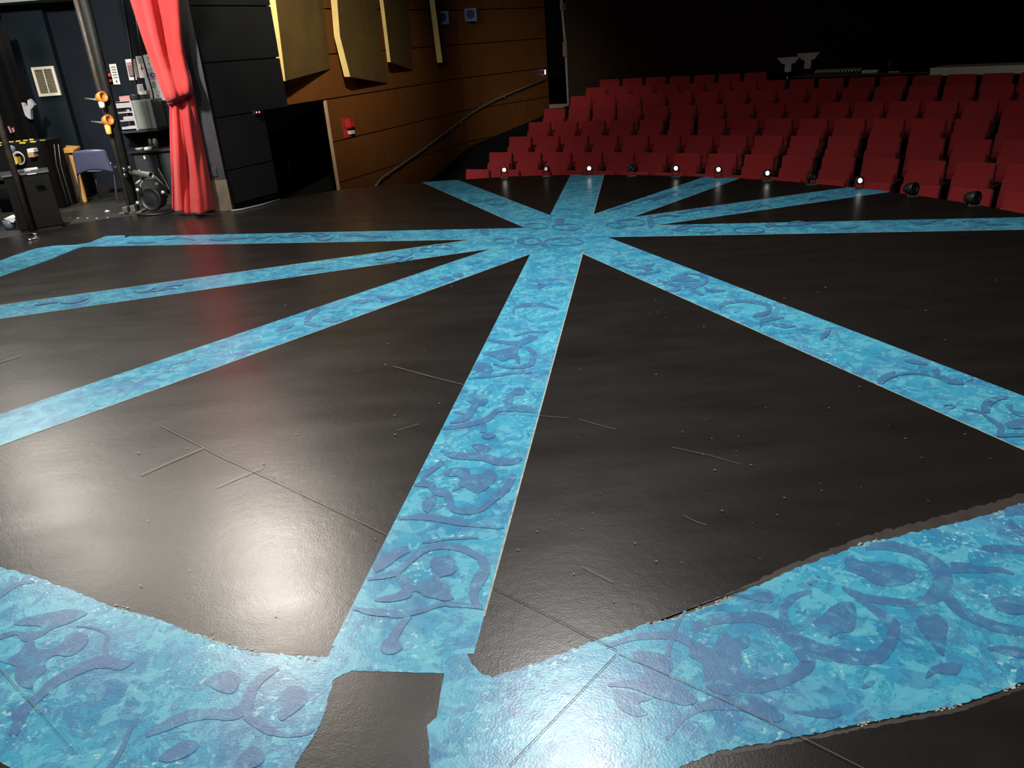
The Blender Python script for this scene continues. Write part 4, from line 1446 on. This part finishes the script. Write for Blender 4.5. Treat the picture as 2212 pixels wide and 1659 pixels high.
# grey cross pipe with hooks on the boom
a, b = at(284, 373, bb.y - 0.05), at(327, 378, bb.y - 0.45)
root = thing('cross_pipe', a, 'short grey open-ended pipe clamped across the boom', 'pipe')
m = MB()
ax_ = (b - a).normalized()
ln = (b - a).length
m.lathe(a, ax_, [(0, 0.0), (0, 0.036), (ln, 0.036), (ln, 0.028), (ln - 0.12, 0.027), (ln - 0.12, 0.0)], 14)
m.build('tube', M['pipe'], root)
m = MB()
for ox, oz in ((-0.05, 0.05), (0.02, 0.06), (-0.06, -0.02)):
    m.lathe(a + Vector((ox, -0.05, oz)), (0.3, -1, 0.2), [(-0.03, 0.0), (-0.03, 0.028), (0.02, 0.028), (0.04, 0.016), (0.06, 0.016), (0.06, 0.0)], 10)
m.build('clamp', M['chrome'], root)
m = MB()
c0 = at(302, 374, bb.y - 0.2)
m.tube([c0 + Vector((0, 0, 0.04)), c0 + Vector((0.015, 0, -0.02)), c0 + Vector((0.01, 0, -0.09)), c0 + Vector((-0.03, 0, -0.13)), c0 + Vector((-0.03, 0, -0.17))], 0.008, 6)
m.build('hook', M['lightgrey'], root)
# light hung from it
c_ = at(334, 437, bb.y - 0.2)
c_.z = max(c_.z, 0.17)
root = thing('stage_lantern', (c_.x, c_.y, 0), 'round dark stage lantern on floor beside the boom base', 'lantern')
m = MB()
m.lathe(c_, (-0.25, -1, 0.12), [(-0.18, 0.0), (-0.18, 0.05), (-0.10, 0.11), (0.02, 0.135), (0.07, 0.135), (0.07, 0.122), (0.055, 0.115), (0.068, 0.07), (0.075, 0.0)], 22)
m.build('housing', M['black'], root)
m = MB()
m.tube([c_ + Vector((-0.165, 0, 0.0)), c_ + Vector((-0.15, 0, 0.16)), c_ + Vector((-0.06, 0, 0.26)), c_ + Vector((0.08, 0, 0.26)), c_ + Vector((0.17, 0, 0.14)), c_ + Vector((0.165, 0, 0))], 0.012, 8)
m.build('yoke', M['brownsteel'], root)
m = MB()
h0 = at(294, 397, bb.y - 0.15)
m.tube([h0, h0 + Vector((0.05, 0, 0.03)), h0 + Vector((0.12, 0, 0.04)), h0 + Vector((0.26, 0, 0.045))], [0.014, 0.014, 0.010, 0.006], 8)
m.build('handle', M['lightgrey'], root)
m = MB()
m.tube([c_ + Vector((-0.2, -0.1, -c_.z + 0.012)), c_ + Vector((-0.05, -0.17, -c_.z + 0.012)), c_ + Vector((0.12, -0.15, -c_.z + 0.012)), c_ + Vector((0.2, 0.0, -c_.z + 0.012)), c_ + Vector((0.2, 0.1, 0.0)), c_ + Vector((0.10, 0.1, 0.34))], 0.012, 8)
m.build('power_cord', M['black'], root)
for k, (dx, dz) in enumerate(((-0.16, -0.02), (-0.12, 0.13), (0.12, 0.18), (0.17, 0.08))):
    m = MB()
    m.lathe(c_ + Vector((dx, -0.09, dz)), (0.2, -1, 0.3), [(0, 0.0), (0, 0.02), (0.03, 0.02), (0.035, 0)], 8)
    m.build('knob', M['lightgrey'], root)
# orange connectors
for (x, y, lab, yc) in ((218, 211, 'upper orange cable connector strapped to the boom', 0), (231, 261, 'lower orange and yellow cable connector strapped to the boom', 1)):
    c_ = at(x, y, bb.y + 0.02)
    root = thing('cable_connector', c_, lab, 'connector', 'orange connectors on the boom')
    m = MB()
    m.lathe(c_, (1, -0.5, 0.25), [(-0.08, 0.0), (-0.08, 0.025), (-0.03, 0.045)], 12)
    m.build('tail', M['ventcream'] if not yc else M['yellowplastic'], root)
    m = MB()
    m.lathe(c_, (1, -0.5, 0.25), [(-0.03, 0.02), (-0.03, 0.055), (0.0, 0.062), (0.055, 0.062), (0.055, 0.045), (0.03, 0.04), (0.03, 0.0)], 14)
    m.build('collar', M['orange'], root)
    m = MB()
    m.lathe(c_ + Vector((0.0, -0.02, -0.06)), (0.1, -0.3, -1), [(-0.01, 0.0), (-0.01, 0.035), (0.05 + 0.04 * yc, 0.032), (0.06 + 0.04 * yc, 0.0)], 12)
    m.build('flap', M['ventcream'] if not yc else M['yellowplastic'], root)
    m = MB()
    m.tube([c_ + Vector((-0.07, 0.03, -0.02)), c_ + Vector((-0.14, 0.05, -0.01)), c_ + Vector((-0.22, 0.08, 0.0))], 0.011, 6)
    m.build('cord', M['pipe'], root)
# hanging black wall cables
for xs, lab in (([(262, -20), (288, 150), (300, 230), (312, 285)], 'thin black cable hanging down the slate wall, left one'), ([(286, -20), (304, 110), (330, 200), (341, 285)], 'thin black cable hanging down in front of the notices')):
    m = MB()
    m.tube([at(x, y, YW - 0.27 if xs[0][0] > 270 else YW - 0.03) for x, y in xs], 0.011, 6)
    tag(m.build('cable', M['black']), lab, 'cable')

# wall papers
YP = YW - 0.012


def sheet(name, px, mt, label, Y=YP, cat='paper', group=None, th=0.006):
    q_ = [at(x, y, Y) for x, y in px]
    m_ = MB()
    m_.hexa(q_, [p + Vector((0, -th, 0)) for p in q_])
    return tag(m_.build(name, mt), label, cat, group)


def marks(parent, quads, mt, name, Y=YP - 0.009):
    m_ = MB()
    for qd in quads:
        q_ = [at(x, y, Y) for x, y in qd]
        m_.hexa(q_, [p + Vector((0, -0.001, 0)) for p in q_])
    return m_.build(name, mt, parent)


def thing_at_first(o):
    return o


s1 = sheet('notice', [(235.5, 139), (250.5, 137.5), (260.5, 182), (246, 182.5)], M['white'], 'white notice with lines of text and a down arrow', group='notices on the slate wall')
marks(s1, [[(239 + k * 1.5, 144 + k * 5.6), (249 + k * 1.4, 143.3 + k * 5.6), (249.4 + k * 1.4, 146 + k * 5.6), (239.4 + k * 1.5, 146.7 + k * 5.6)] for k in range(5)], M['ink'], 'text_lines')
marks(s1, [[(250.3, 172), (252, 172), (252.8, 176), (254.2, 176), (252.6, 179.5), (249.6, 176.3), (250.8, 176)]], M['blackink'], 'arrow')
s2 = sheet('notice', [(270.5, 128.5), (286.5, 126.5), (296, 172.5), (280, 173.5)], M['white'], 'notice with brown printed block, between arrow notice and red cross sheet', group='notices on the slate wall')
marks(s2, [[(273, 135.5), (287, 134), (292.5, 163), (279, 164)]], M['brownprint'], 'brown_block')
marks(s2, [[(273, 135), (287, 133.5), (288.2, 140.5), (274.6, 142)]], M['pinkprint'], 'pink_band', YP - 0.011)
marks(s2, [[(280, 164), (292, 163), (292.6, 165.5), (280.6, 166.3)]], M['blackink'], 'text_lines', YP - 0.011)
s2b = sheet('card', [(287, 128), (292, 127), (301, 167), (296, 168)], M['brownprint'], 'narrow brown strip beside the brown printed notice')
s3 = sheet('notice', [(293, 122), (306, 120.5), (318, 168), (302.5, 168.5)], M['white'], 'notice with red cross drawing beside black cable', group='notices on the slate wall')
marks(s3, [[(304.3, 140), (306.3, 140), (307.6, 152), (305.6, 152.4)], [(303, 147.2), (311, 146), (311.2, 148), (303.3, 149.2)]], M['redink'], 'red_cross')
marks(s3, [[(296, 124), (305, 123), (308.5, 137), (299.5, 138)]], M['lightgrey'], 'grey_block')
s4 = sheet('notice', [(309, 119.5), (321, 116), (332, 146), (316.5, 148)], M['white'], 'white sheet pinned above the sheet with blue lettering', Y=YP - 0.002, group='notices on the slate wall')
marks(s4, [[(318.5, 124), (322.5, 123), (323, 125), (319, 126)], [(321, 137), (324, 136.5), (324.3, 138.5), (321.3, 139)]], M['ink'], 'text_lines', YP - 0.012)
s5 = sheet('notice_board', [(311, 149), (334, 146), (366, 215), (349, 217), (325, 218.5), (313.5, 176)], M['greypaper'], 'large pale board with blue lettering beside red curtain', Y=YP - 0.004, cat='board')
marks(s5, [[(321, 170.2), (337, 168.7), (337.3, 169.6), (321.2, 171.1)]], M['redink'], 'red_rule', YP - 0.014)
marks(s5, [[(326 + k * 0.6, 177 + k * 4.9), (334 + k * 0.4, 176.4 + k * 4.9), (334.3 + k * 0.4, 178.6 + k * 4.9), (326.3 + k * 0.6, 179.2 + k * 4.9)] for k in range(3)], M['ink'], 'text_lines', YP - 0.014)
marks(s5, [[(339, 205.5), (343, 205), (343.3, 207), (339.3, 207.5)], [(342, 198.5), (345, 198), (345.2, 199), (342.2, 199.5)]], M['ink'], 'small_print', YP - 0.014)
# blue lettering
cu = bpy.data.curves.new('lettering', 'FONT')
cu.body = 'INDS'
cu.size = 0.115
cu.extrude = 0.001
cu.offset = 0.003
lo_ = bpy.data.objects.new('lettering', cu)
COL.objects.link(lo_)
cu.materials.append(M['blueink'])
p = at(317.5, 167.5, YP - 0.014)
lo_.location = p
lo_.scale = (0.56, 0.72, 1)
lo_.rotation_euler = (PI / 2, 0.0, 0)
bpy.context.view_layer.update()
me_ = bpy.data.meshes.new_from_object(lo_.evaluated_get(bpy.context.evaluated_depsgraph_get()))
mw = lo_.matrix_world.copy()
bpy.data.objects.remove(lo_)
lt = bpy.data.objects.new('lettering', me_)
me_.transform(mw)
COL.objects.link(lt)
lt.parent = s5
s6 = sheet('paper_scrap', [(349, 196), (353, 205), (362, 216), (352.5, 217), (346, 190)], M['ventcream'], 'cream paper scrap half behind the red curtain', Y=YP - 0.002)

# red alarm pull
c_ = at(233.5, 166, YW)
root = thing('alarm_station', c_, 'red alarm station with white button left of arrow notice', 'alarm')
for (x0, y0, x1, y1, mt, nm, d_) in ((226.5, 158, 237, 179, M['brownsteel'], 'back_box', 0.05), (227, 159, 237.5, 166, M['redplastic'], 'upper_cover', 0.09), (229, 172, 238, 177.5, M['redplastic'], 'lower_cover', 0.09)):
    front_box((x0, y0, x1, y1), YW - d_, d_, mt, nm, root, 0.006)
m = MB()
m.lathe(at(229, 153, YW - 0.03), (0, -1, 0), [(-0.02, 0.0), (-0.02, 0.022), (0.05, 0.022), (0.06, 0.01), (0.062, 0)], 10)
m.build('button', M['white'], root)

# grey cabinet with open pigeon holes, on a bracket shelf
a, b = at(283, 217, YW - 0.42), at(334, 277, YW - 0.42)
root = thing('wall_cabinet', (a.x, YW - 0.42, b.z), 'grey metal cabinet with open pigeon holes on left side', 'cabinet')
xa, xb_, za, zb_ = at(291, 248, YW - 0.42).x, at(332, 245, YW - 0.42).x, at(308, 280, YW - 0.42).z, at(308, 216, YW - 0.42).z
m = MB()
m.box(xa, xb_, YW - 0.42, YW - 0.02, za, zb_, bev=0.006)
m.build('body', M['greymetal'], root)
m = MB()
m.box(xa + 0.01, xb_ - 0.07, YW - 0.43, YW - 0.42, za + 0.01, zb_ - 0.01, bev=0.003)
m.build('door', M['greymetal'], root)
m = MB()
m.box(xa - 0.02, xa + 0.004, YW - 0.435, YW - 0.02, za, zb_)
m.build('side_flange', M['lightgrey'], root)
xo = at(264, 250, YW - 0.25).x
m = MB()
for z in (za, za + (zb_ - za) * 0.32, za + (zb_ - za) * 0.6, zb_ - 0.10, zb_ - 0.02):
    m.box(xo, xa - 0.02, YW - 0.36, YW - 0.02, z, z + 0.016)
m.box(xo, xo + 0.012, YW - 0.1, YW - 0.02, za, zb_)
m.box(xo, xa - 0.02, YW - 0.03, YW - 0.02, za, zb_)
m.box(xo, xa - 0.02, YW - 0.36, YW - 0.345, zb_ - 0.10, zb_)
m.box(xo, xa - 0.02, YW - 0.36, YW - 0.345, za, za + 0.05)
m.build('pigeon_holes', M['lightgrey'], root)
m = MB()
m.box(xo - 0.05, xb_ + 0.02, YW - 0.45, YW - 0.01, za - 0.03, za - 0.004)
m.hexa([Vector((xo, YW - 0.03, za - 0.25)), Vector((xo + 0.03, YW - 0.03, za - 0.25)), Vector((xo + 0.03, YW - 0.01, za - 0.25)), Vector((xo, YW - 0.01, za - 0.25))], [Vector((xo, YW - 0.4, za - 0.03)), Vector((xo + 0.03, YW - 0.4, za - 0.03)), Vector((xo + 0.03, YW - 0.01, za - 0.03)), Vector((xo, YW - 0.01, za - 0.03))])
root2 = tag(m.build('wall_shelf', M['roll']), 'dark bracket shelf under the grey metal cabinet', 'shelf')
for nm, (x0, x1, z0_, z1_, y0), mt, lab, cat in (
        ('spray_can', (xo + 0.10, xo + 0.15, za + (zb_ - za) * 0.6 + 0.017, za + (zb_ - za) * 0.6 + 0.12, 0.30), M['white'], 'white can inside the upper pigeon hole', 'can'),
        ('paper_tray', (xo + 0.04, xo + 0.18, za + (zb_ - za) * 0.32 + 0.017, za + (zb_ - za) * 0.32 + 0.06, 0.33), M['lightgrey'], 'grey tray in the middle pigeon hole', 'tray'),
        ('paper_pile', (xo + 0.05, xo + 0.19, za + 0.017, za + 0.05, 0.32), M['white'], 'white paper pile in the bottom pigeon hole', 'paper')):
    m = MB()
    if nm == 'spray_can':
        m.lathe(((x0 + x1) / 2, YW - y0, z0_), (0, 0, 1), [(0, 0.024), (0.075, 0.024), (0.09, 0.012), (0.105, 0.012), (0.106, 0)], 12)
    else:
        m.box(x0, x1, YW - y0, YW - y0 + 0.18, z0_, z1_, bev=0.004)
    tag(m.build(nm, mt), lab, cat)
for (x, y, wx, h_, mt, nm, lab, cat, dp) in ((273, 214, 0.14, 0.045, M['pinkprint'], 'box', 'small pink box on top of the pigeon holes', 'box', 0.22),):
    p = at(x, y, YW - 0.25)
    m = MB()
    m.box(p.x - wx / 2 - 0.005, p.x + wx / 2, YW - 0.30, YW - 0.30 + dp, zb_ - 0.003, zb_ - 0.003 + h_ + 0.02, bev=0.004)
    tag(m.build(nm, mt), lab, cat)
p = at(291, 207, YW - 0.25)
m = MB()
m.lathe((p.x, YW - 0.25, zb_ + 0.001), (0, 0, 1), [(0, 0.0), (0, 0.058), (0.05, 0.058), (0.055, 0.062), (0.075, 0.062), (0.078, 0.03), (0.078, 0)], 18)
tag(m.build('tape_roll', M['roll']), 'dark round roll on top of the grey metal cabinet', 'roll')
p = at(310, 205, YW - 0.2)
m = MB()
m.box(p.x - 0.055, p.x + 0.055, YW - 0.22, YW - 0.12, zb_ + 0.001, zb_ + 0.06, bev=0.005)
m.slot = 1
m.box(p.x - 0.045, p.x + 0.065, YW - 0.23, YW - 0.11, zb_ + 0.06, zb_ + 0.11, bev=0.004)
tag(m.build('card_box', [M['roll'], M['white']]), 'white lidded box on grey cabinet beside dark roll', 'box')
s7 = sheet('wire_basket', [(291.5, 182.5), (308, 181), (313, 200), (299, 203)], M['lightgrey'], 'grey crumpled sheet on the wall above dark roll', Y=YP, cat='paper')
marks(s7, [[(299 + k * 3.3, 184), (300.6 + k * 3.3, 184), (303.5 + k * 3.0, 199), (301.8 + k * 3, 199.5)] for k in range(3)], M['ink'], 'creases')
s7.name = 'crumpled_sheet'

# black cabinet below, with odds on top
cb = onz(300, 417)
x0_, x1_ = at(286, 350, 11.3).x, -4.0
zc = at(330, 324, 11.3).z
root = thing('low_cabinet', (x0_, 11.3, 0), 'low black cabinet against the wall behind curtain', 'cabinet')
m = MB()
m.box(x0_, x1_, 11.32, 11.9, 0.0, zc - 0.03)
m.build('body', M['matteblack'], root)
m = MB()
m.box(x0_ - 0.03, x1_, 11.28, 11.92, zc - 0.03, zc, bev=0.004)
m.build('top', M['black'], root)
for k in range(2):
    m = MB()
    xs = x0_ + 0.03 + k * 0.34
    m.box(xs, xs + 0.32, 11.305, 11.32, 0.05, zc - 0.06, bev=0.004)
    m.build('door', M['roll'], root)
m = MB()
q = [at(x, y, 11.30) for x, y in ((309, 337), (312.5, 336), (315, 343), (311.5, 344))]
m.hexa(q, [p + Vector((0, -0.004, 0)) for p in q])
tag(m.build('tag', M['white']), 'small white tag on the low black cabinet door', 'tag')
for (x, y, rx, mt, nm, lab) in ((301, 322, 0.05, M['lightgrey'], 'dish', 'small grey dish on the low black cabinet'), (314, 317, 0.035, M['white'], 'card', 'white card on the low black cabinet'), (320, 313, 0.025, M['lightgrey'], 'small_box', 'tiny grey box at back of the low cabinet')):
    p = at(x, y, 11.4)
    m = MB()
    if nm == 'dish':
        m.lathe((p.x, 11.40, zc), (0, 0, 1), [(0, 0.0), (0, 0.03), (0.03, 0.055), (0.032, 0.05), (0.008, 0.025), (0.008, 0)], 14)
    else:
        m.box(p.x - rx, p.x + rx, 11.42, 11.5, zc, zc + 0.03, bev=0.004)
    tag(m.build(nm, mt), lab, 'dish' if nm == 'dish' else 'box')
for x, h_, lab in ((325, 0.13, 'short dark jar on the low cabinet'), (335, 0.13, 'olive jar on the low cabinet nearest the curtain')):
    p = at(x, 318, 11.5)
    m = MB()
    m.lathe((p.x, 11.55, zc), (0, 0, 1), [(0, 0.0), (0, 0.035), (h_ * 0.8, 0.035), (h_ * 0.85, 0.026), (h_, 0.026), (h_, 0)], 14)
    tag(m.build('jar', M['roll'] if x < 330 else M['ventslat']), lab, 'jar')

# stacking chair, seen from behind
pl, pr = onz(183, 441), onz(255, 437)
YB = (pl.y + pr.y) / 2
cx_ = (pl.x + pr.x) / 2
root = thing('stacking_chair', (cx_, YB, 0), 'slate blue plastic chair with thin chrome legs by wing wall', 'chair')
hw = (pr.x - pl.x) / 2
m = MB()
rows = []
ztop, zbot = at(215, 319, YB - 0.02).z, at(215, 376, YB).z
for k in range(9):
    t = k / 8
    z = zbot + (ztop - zbot) * t
    lean = -0.02 - 0.09 * t
    row = []
    for j in range(13):
        u = j / 12 * 2 - 1
        wv = hw * (0.98 - 0.10 * t + (0.06 * (1 - t) ** 3))
        arch = 0.07 * (1 - u * u) * (1 - t) ** 3
        row.append(Vector((cx_ + 0.045 + 0.035 * t + u * wv * (1 if t < 0.95 else 0.96), YB + lean - 0.05 * (1 - u * u), z + arch - (0.02 * u * u if t > 0.9 else 0))))
    rows.append(row)
m.grid(rows)
m.build('backrest', M['chairplastic'], root, solid=0.012)
m = MB()
rows = []
for k in range(8):
    t = k / 7
    row = []
    for j in range(9):
        u = j / 8 * 2 - 1
        row.append(Vector((cx_ + 0.05 + u * hw * 0.95, YB + 0.04 + 0.42 * t, 0.435 - 0.02 * (1 - u * u) + 0.02 * math.sin(PI * t) - (0.03 * max(0, t - 0.8) * 5))))
    rows.append(row)
m.grid(rows)
m.build('seat', M['chairplastic'], root, solid=0.012)
for s_ in (-1, 1):
    m = MB()
    fx = pl.x if s_ < 0 else pr.x
    m.tube([Vector((fx, YB - 0.05, 0.008)), Vector((cx_ + 0.04 + s_ * hw * 0.99, YB + 0.0, 0.43)), Vector((cx_ + 0.045 + s_ * hw * 0.93, YB - 0.01, 0.52))], 0.0135, 8)
    m.build('leg', M['chrome'], root)
    m = MB()
    m.tube([Vector((cx_ + s_ * hw * 0.97, YB + 0.46, 0.008)), Vector((cx_ + 0.05 + s_ * hw * 0.9, YB + 0.38, 0.42))], 0.011, 8)
    m.build('leg', M['chrome'], root)
    m = MB()
    m.tube([Vector((cx_ + 0.04 + s_ * hw * 0.99, YB + 0.0, 0.425)), Vector((cx_ + 0.05 + s_ * hw * 0.9, YB + 0.38, 0.415))], 0.010, 8)
    m.build('seat_rail', M['chrome'], root)

# wooden lectern table beside the chair
yt = 11.15
a, b = at(131, 318, yt), at(158, 327, yt)
root = thing('wooden_lectern', (a.x, yt, 0), 'orange wooden lectern with slanted top left of the chair', 'lectern')
zt_ = at(140, 331, yt).z
m = MB()
xq0, xq1 = at(132, 331, yt).x, at(159, 329, yt).x
m.hexa([Vector((xq0, yt, zt_)), Vector((xq1, yt, zt_)), Vector((xq1, yt + 0.22, zt_ + 0.035)), Vector((xq0 - 0.05, yt + 0.30, zt_ + 0.05))],
       [Vector((xq0, yt, zt_ + 0.03)), Vector((xq1, yt, zt_ + 0.03)), Vector((xq1, yt + 0.22, zt_ + 0.06)), Vector((xq0 - 0.05, yt + 0.30, zt_ + 0.075))])
m.build('top', M['oak'], root)
m = MB()
m.box(xq0 - 0.0, xq1 - 0.06, yt + 0.03, yt + 0.22, 0.06, zt_ - 0.005)
m.build('body', M['darkoak'], root)
m = MB()
lt0, lt1 = at(158, 345, yt - 0.01), at(188, 437, yt - 0.01)
m.hexa([Vector((lt1.x - 0.03, yt - 0.05, 0.0)), Vector((lt1.x + 0.025, yt - 0.05, 0.0)), Vector((lt1.x + 0.025, yt - 0.02, 0.0)), Vector((lt1.x - 0.03, yt - 0.02, 0.0))],
       [Vector((lt0.x - 0.03, yt - 0.03, zt_ - 0.03)), Vector((lt0.x + 0.035, yt - 0.03, zt_ - 0.03)), Vector((lt0.x + 0.035, yt, zt_ - 0.03)), Vector((lt0.x - 0.03, yt, zt_ - 0.03))])
m.build('leg', M['oak'], root)
m = MB()
m.box(xq0, xq0 + 0.05, yt + 0.0, yt + 0.05, 0, zt_)
m.build('leg', M['darkoak'], root)

# black road case with hazard tape
yr = 10.75
a, b = at(-45, 312, yr), at(104, 303, yr)
zr = at(60, 306, yr).z
root = thing('road_case', ((a.x + b.x) / 2, yr, 0), 'tall black case with yellow hazard tape along its top', 'case')
m = MB()
m.box(a.x, at(104, 330, yr).x, yr, yr + 0.4, 0.0, zr, bev=0.01)
m.build('body', M['matteblack'], root)
for k, (x0, x1, y0, y1) in enumerate(((-3, 3.5, 307, 310), (-3, 3.5, 312.5, 315.5), (19, 29, 304.8, 307.6), (34, 44.5, 303.2, 306.2), (50, 59.5, 301.6, 304.6), (42, 55.5, 306.8, 310.4), (63, 72.5, 299.6, 302.8), (65, 77.5, 304.4, 307.8), (86, 98, 301.4, 304.2))):
    m = MB()
    q = [at(x, y, yr - 0.005) for x, y in ((x0, y1), (x1, y1 - 0.5), (x1 + 0.4, y0), (x0 + 0.5, y0 + 0.4))]
    m.hexa(q, [p + Vector((0, -0.003, 0)) for p in q])
    m.build('hazard_mark', M['tapeyellow'], root)
m = MB()
for x in (107, 117, 126):
    a_ = at(x, 312, yr + 0.1)
    b_ = at(x + 5, 356, yr + 0.1)
    m.tube([a_, b_, Vector((b_.x, b_.y, 0.02))], 0.006, 6)
tag(m.build('wire_frame', M['pipe']), 'thin grey wire frame standing right of the black case', 'frame')
q = at(66, 331, yr - 0.03)
root = thing('carton', q, 'small tan carton with white top stuck on the black case', 'box')
front_box((58, 329, 74.5, 339.5), yr - 0.10, 0.1, M['cardboard'], 'box_body', root, 0.004)
front_box((57.3, 322.2, 74, 329), yr - 0.104, 0.104, M['white'], 'label_flap', root, 0.003)
q = at(33, 346, yr - 0.05)
m = MB()
qq = [at(x, y, yr - 0.10) for x, y in ((27.5, 341), (35.5, 339.5), (39, 353), (32, 357))]
m.hexa(qq, [p + Vector((0, 0.09, 0)) for p in qq])
tag(m.build('battery_pack', M['yellowplastic']), 'yellow pack hanging on front of the black case', 'pack')
c_ = at(41, 342, yr - 0.06)
root = thing('headphones', c_, 'grey headphones hung on front of the black case', 'headphones')
m = MB()
m.tube([c_ + Vector((0.07 * math.cos(t), 0, 0.075 * math.sin(t))) for t in [2.6 - k * 0.42 for k in range(12)]], [0.012, 0.014, 0.016, 0.014, 0.012, 0.01, 0.008, 0.008, 0.008, 0.01, 0.012, 0.01], 8)
m.build('headband', M['lightgrey'], root)
m = MB()
m.lathe(c_ + Vector((-0.085, 0.02, 0.03)), (0, -1, 0.2), [(-0.03, 0.0), (-0.03, 0.035), (0.02, 0.04), (0.05, 0.03), (0.05, 0)], 12)
m.build('ear_cup', M['greypaper'], root)
m = MB()
m.lathe(c_ + Vector((-0.07, 0.03, 0.12)), (0, -1, 0.0), [(-0.03, 0.0), (-0.03, 0.04), (0.01, 0.045), (0.02, 0)], 12)
m.build('ear_pad', M['bucket'], root)

# black cart in front of it
KB = onz(102, 496)
ka = math.radians(29)
KT = Matrix.Translation((KB.x, KB.y, 0)) @ Matrix.Rotation(ka, 4, 'Z')
zk = at(70, 373, KB.y).z
root = thing('equipment_cart', (KB.x, KB.y, 0), 'black equipment cart at the wing edge behind brown pole', 'cart')
m = MB()
m.box(-0.27, 0.18, 0.0, 0.42, 0.03, zk - 0.02, KT, 0.01)
m.build('body', M['matteblack'], root)
m = MB()
m.box(-0.28, 0.19, -0.015, 0.43, zk - 0.02, zk, KT, 0.005)
m.build('top', M['roll'], root)
m = MB()
m.box(-0.25, 0.16, 0.02, 0.40, 0.0, 0.03, KT)
m.build('plinth', M['black'], root)
for (px_, py_, wx, mt, nm, lab, h_) in ((67, 366.5, 0.07, M['white'], 'pen_case', 'slim white and yellow case on the black cart', 0.018), (50, 371, 0.08, M['lightgrey'], 'grey_tray', 'flat grey tray on the black cart left of white case', 0.02), (69, 376.5, 0.045, M['lightgrey'], 'grey_card', 'little grey card at front of the black cart top', 0.008)):
    p = onz(px_, py_, zk)
    T = Matrix.Translation((p.x, p.y, zk)) @ Matrix.Rotation(ka, 4, 'Z')
    m = MB()
    m.box(-wx, wx, -0.03, 0.03, 0, h_, T, 0.003)
    tag(m.build(nm, mt), lab, 'case' if nm == 'pen_case' else 'tray' if nm == 'grey_tray' else 'card')
# grey bench left of the cart
m = MB()
p = at(8, 380, 9.7)
m.box(p.x - 0.9, at(20, 380, 9.7).x, 9.7, 10.2, p.z - 0.05, p.z, bev=0.004)
m.slot = 1
m.box(p.x - 0.9, at(18, 385, 9.7).x, 9.75, 10.2, p.z - 0.15, p.z - 0.10)
for xx in (p.x - 0.85, at(14, 385, 9.7).x):
    m.box(xx, xx + 0.04, 9.78, 9.82, 0, p.z - 0.05)
    m.box(xx, xx + 0.04, 10.12, 10.16, 0, p.z - 0.05)
tag(m.build('workbench', [M['roll'], M['black']]), 'dark grey workbench cut by the left frame edge', 'bench')

# brown pole at the wing edge, with its foot hooks
pb = onz(71, 503)
tp = at(-2, 262, pb.y)
root = thing('steel_pole', (pb.x, pb.y, 0), 'worn brown steel pole standing at the wing edge', 'pole')
m = MB()
bt = Vector((pb.x, pb.y, 0.0))
m.tube([bt, bt + (tp - bt) * 2.4], 0.034, 14)
m.build('tube', M['brownsteel'], root)
m = MB()
m.box(pb.x - 0.04, pb.x + 0.04, pb.y - 0.04, pb.y + 0.04, 0, 0.012)
m.build('foot_plate', M['brownsteel'], root)
for pts, lab in (([(66, 508.5), (74, 508), (81, 507), (80, 505.5)], 'bright metal hook on floor, nearer the pole foot'), ([(58, 521), (68, 519.5), (78, 516), (87, 515.5), (80, 513.5), (72, 515)], 'bright metal hook on floor, farther from the pole foot')):
    m = MB()
    m.tube([onz(x, y) + Vector((0, 0, 0.010)) for x, y in pts], 0.010, 6)
    tag(m.build('floor_hook', M['chrome']), lab, 'hook')

# mop bucket at left edge
pbk = onz(24, 494)
root = thing('bucket', (pbk.x, pbk.y, 0), 'blue grey bucket with white rag at the left edge', 'bucket')
hb = at(24, 475, pbk.y).z
m = MB()
m.lathe((pbk.x, pbk.y, 0), (0, 0, 1), [(0, 0.0), (0, 0.055), (hb, 0.07), (hb, 0.062), (0.02, 0.05), (0.02, 0)], 18)
m.build('pail', M['bucket'], root)
m = MB()
hp = at(36, 452, pbk.y)
m.tube([Vector((pbk.x + 0.04, pbk.y, hb - 0.02)), hp], 0.007, 6)
tag(m.build('stick', M['lightgrey']), 'thin grey stick standing in the bucket', 'stick')
m = MB()
q = [at(x, y, pbk.y - 0.075) for x, y in ((8, 473), (16, 471), (31, 470), (32, 477), (29, 481), (23, 480), (19, 476))]
m.hexa(q, [p + Vector((0, 0.15, 0.01)) for p in q])
tag(m.build('rag', M['white']), 'white rag draped over the bucket rim', 'rag')

# litter and screw heads
m = MB()
p = onz(232.5, 457)
m.hexa([p + Vector(v_) for v_ in ((-0.03, -0.015, 0.0), (0.025, -0.02, 0.0), (0.028, 0.015, 0), (-0.02, 0.02, 0))], [p + Vector(v_) for v_ in ((-0.03, -0.015, 0.006), (0.025, -0.02, 0.02), (0.028, 0.015, 0.006), (-0.02, 0.02, 0.018))])
tag(m.build('paper_scrap', M['white']), 'white scrap of paper lying on the grey wing floor', 'paper')
for k, x in enumerate((130, 152, 168.5, 189, 209, 232.5)):
    p = onz(x, 471.2 - 0.9 * (k == 5) + 0.2 * math.sin(k * 2))
    m = MB()
    m.lathe(p, (0, 0, 1), [(-0.004, 0.0), (-0.004, 0.016 - 0.004 * (k % 2)), (0.004, 0.012), (0.006, 0)], 8)
    tag(m.build('screw_head', M['lightgrey']), 'pale screw head in a row on wing floor, %s from the cart' % ORD[k], 'screw', 'screw heads along the seam')
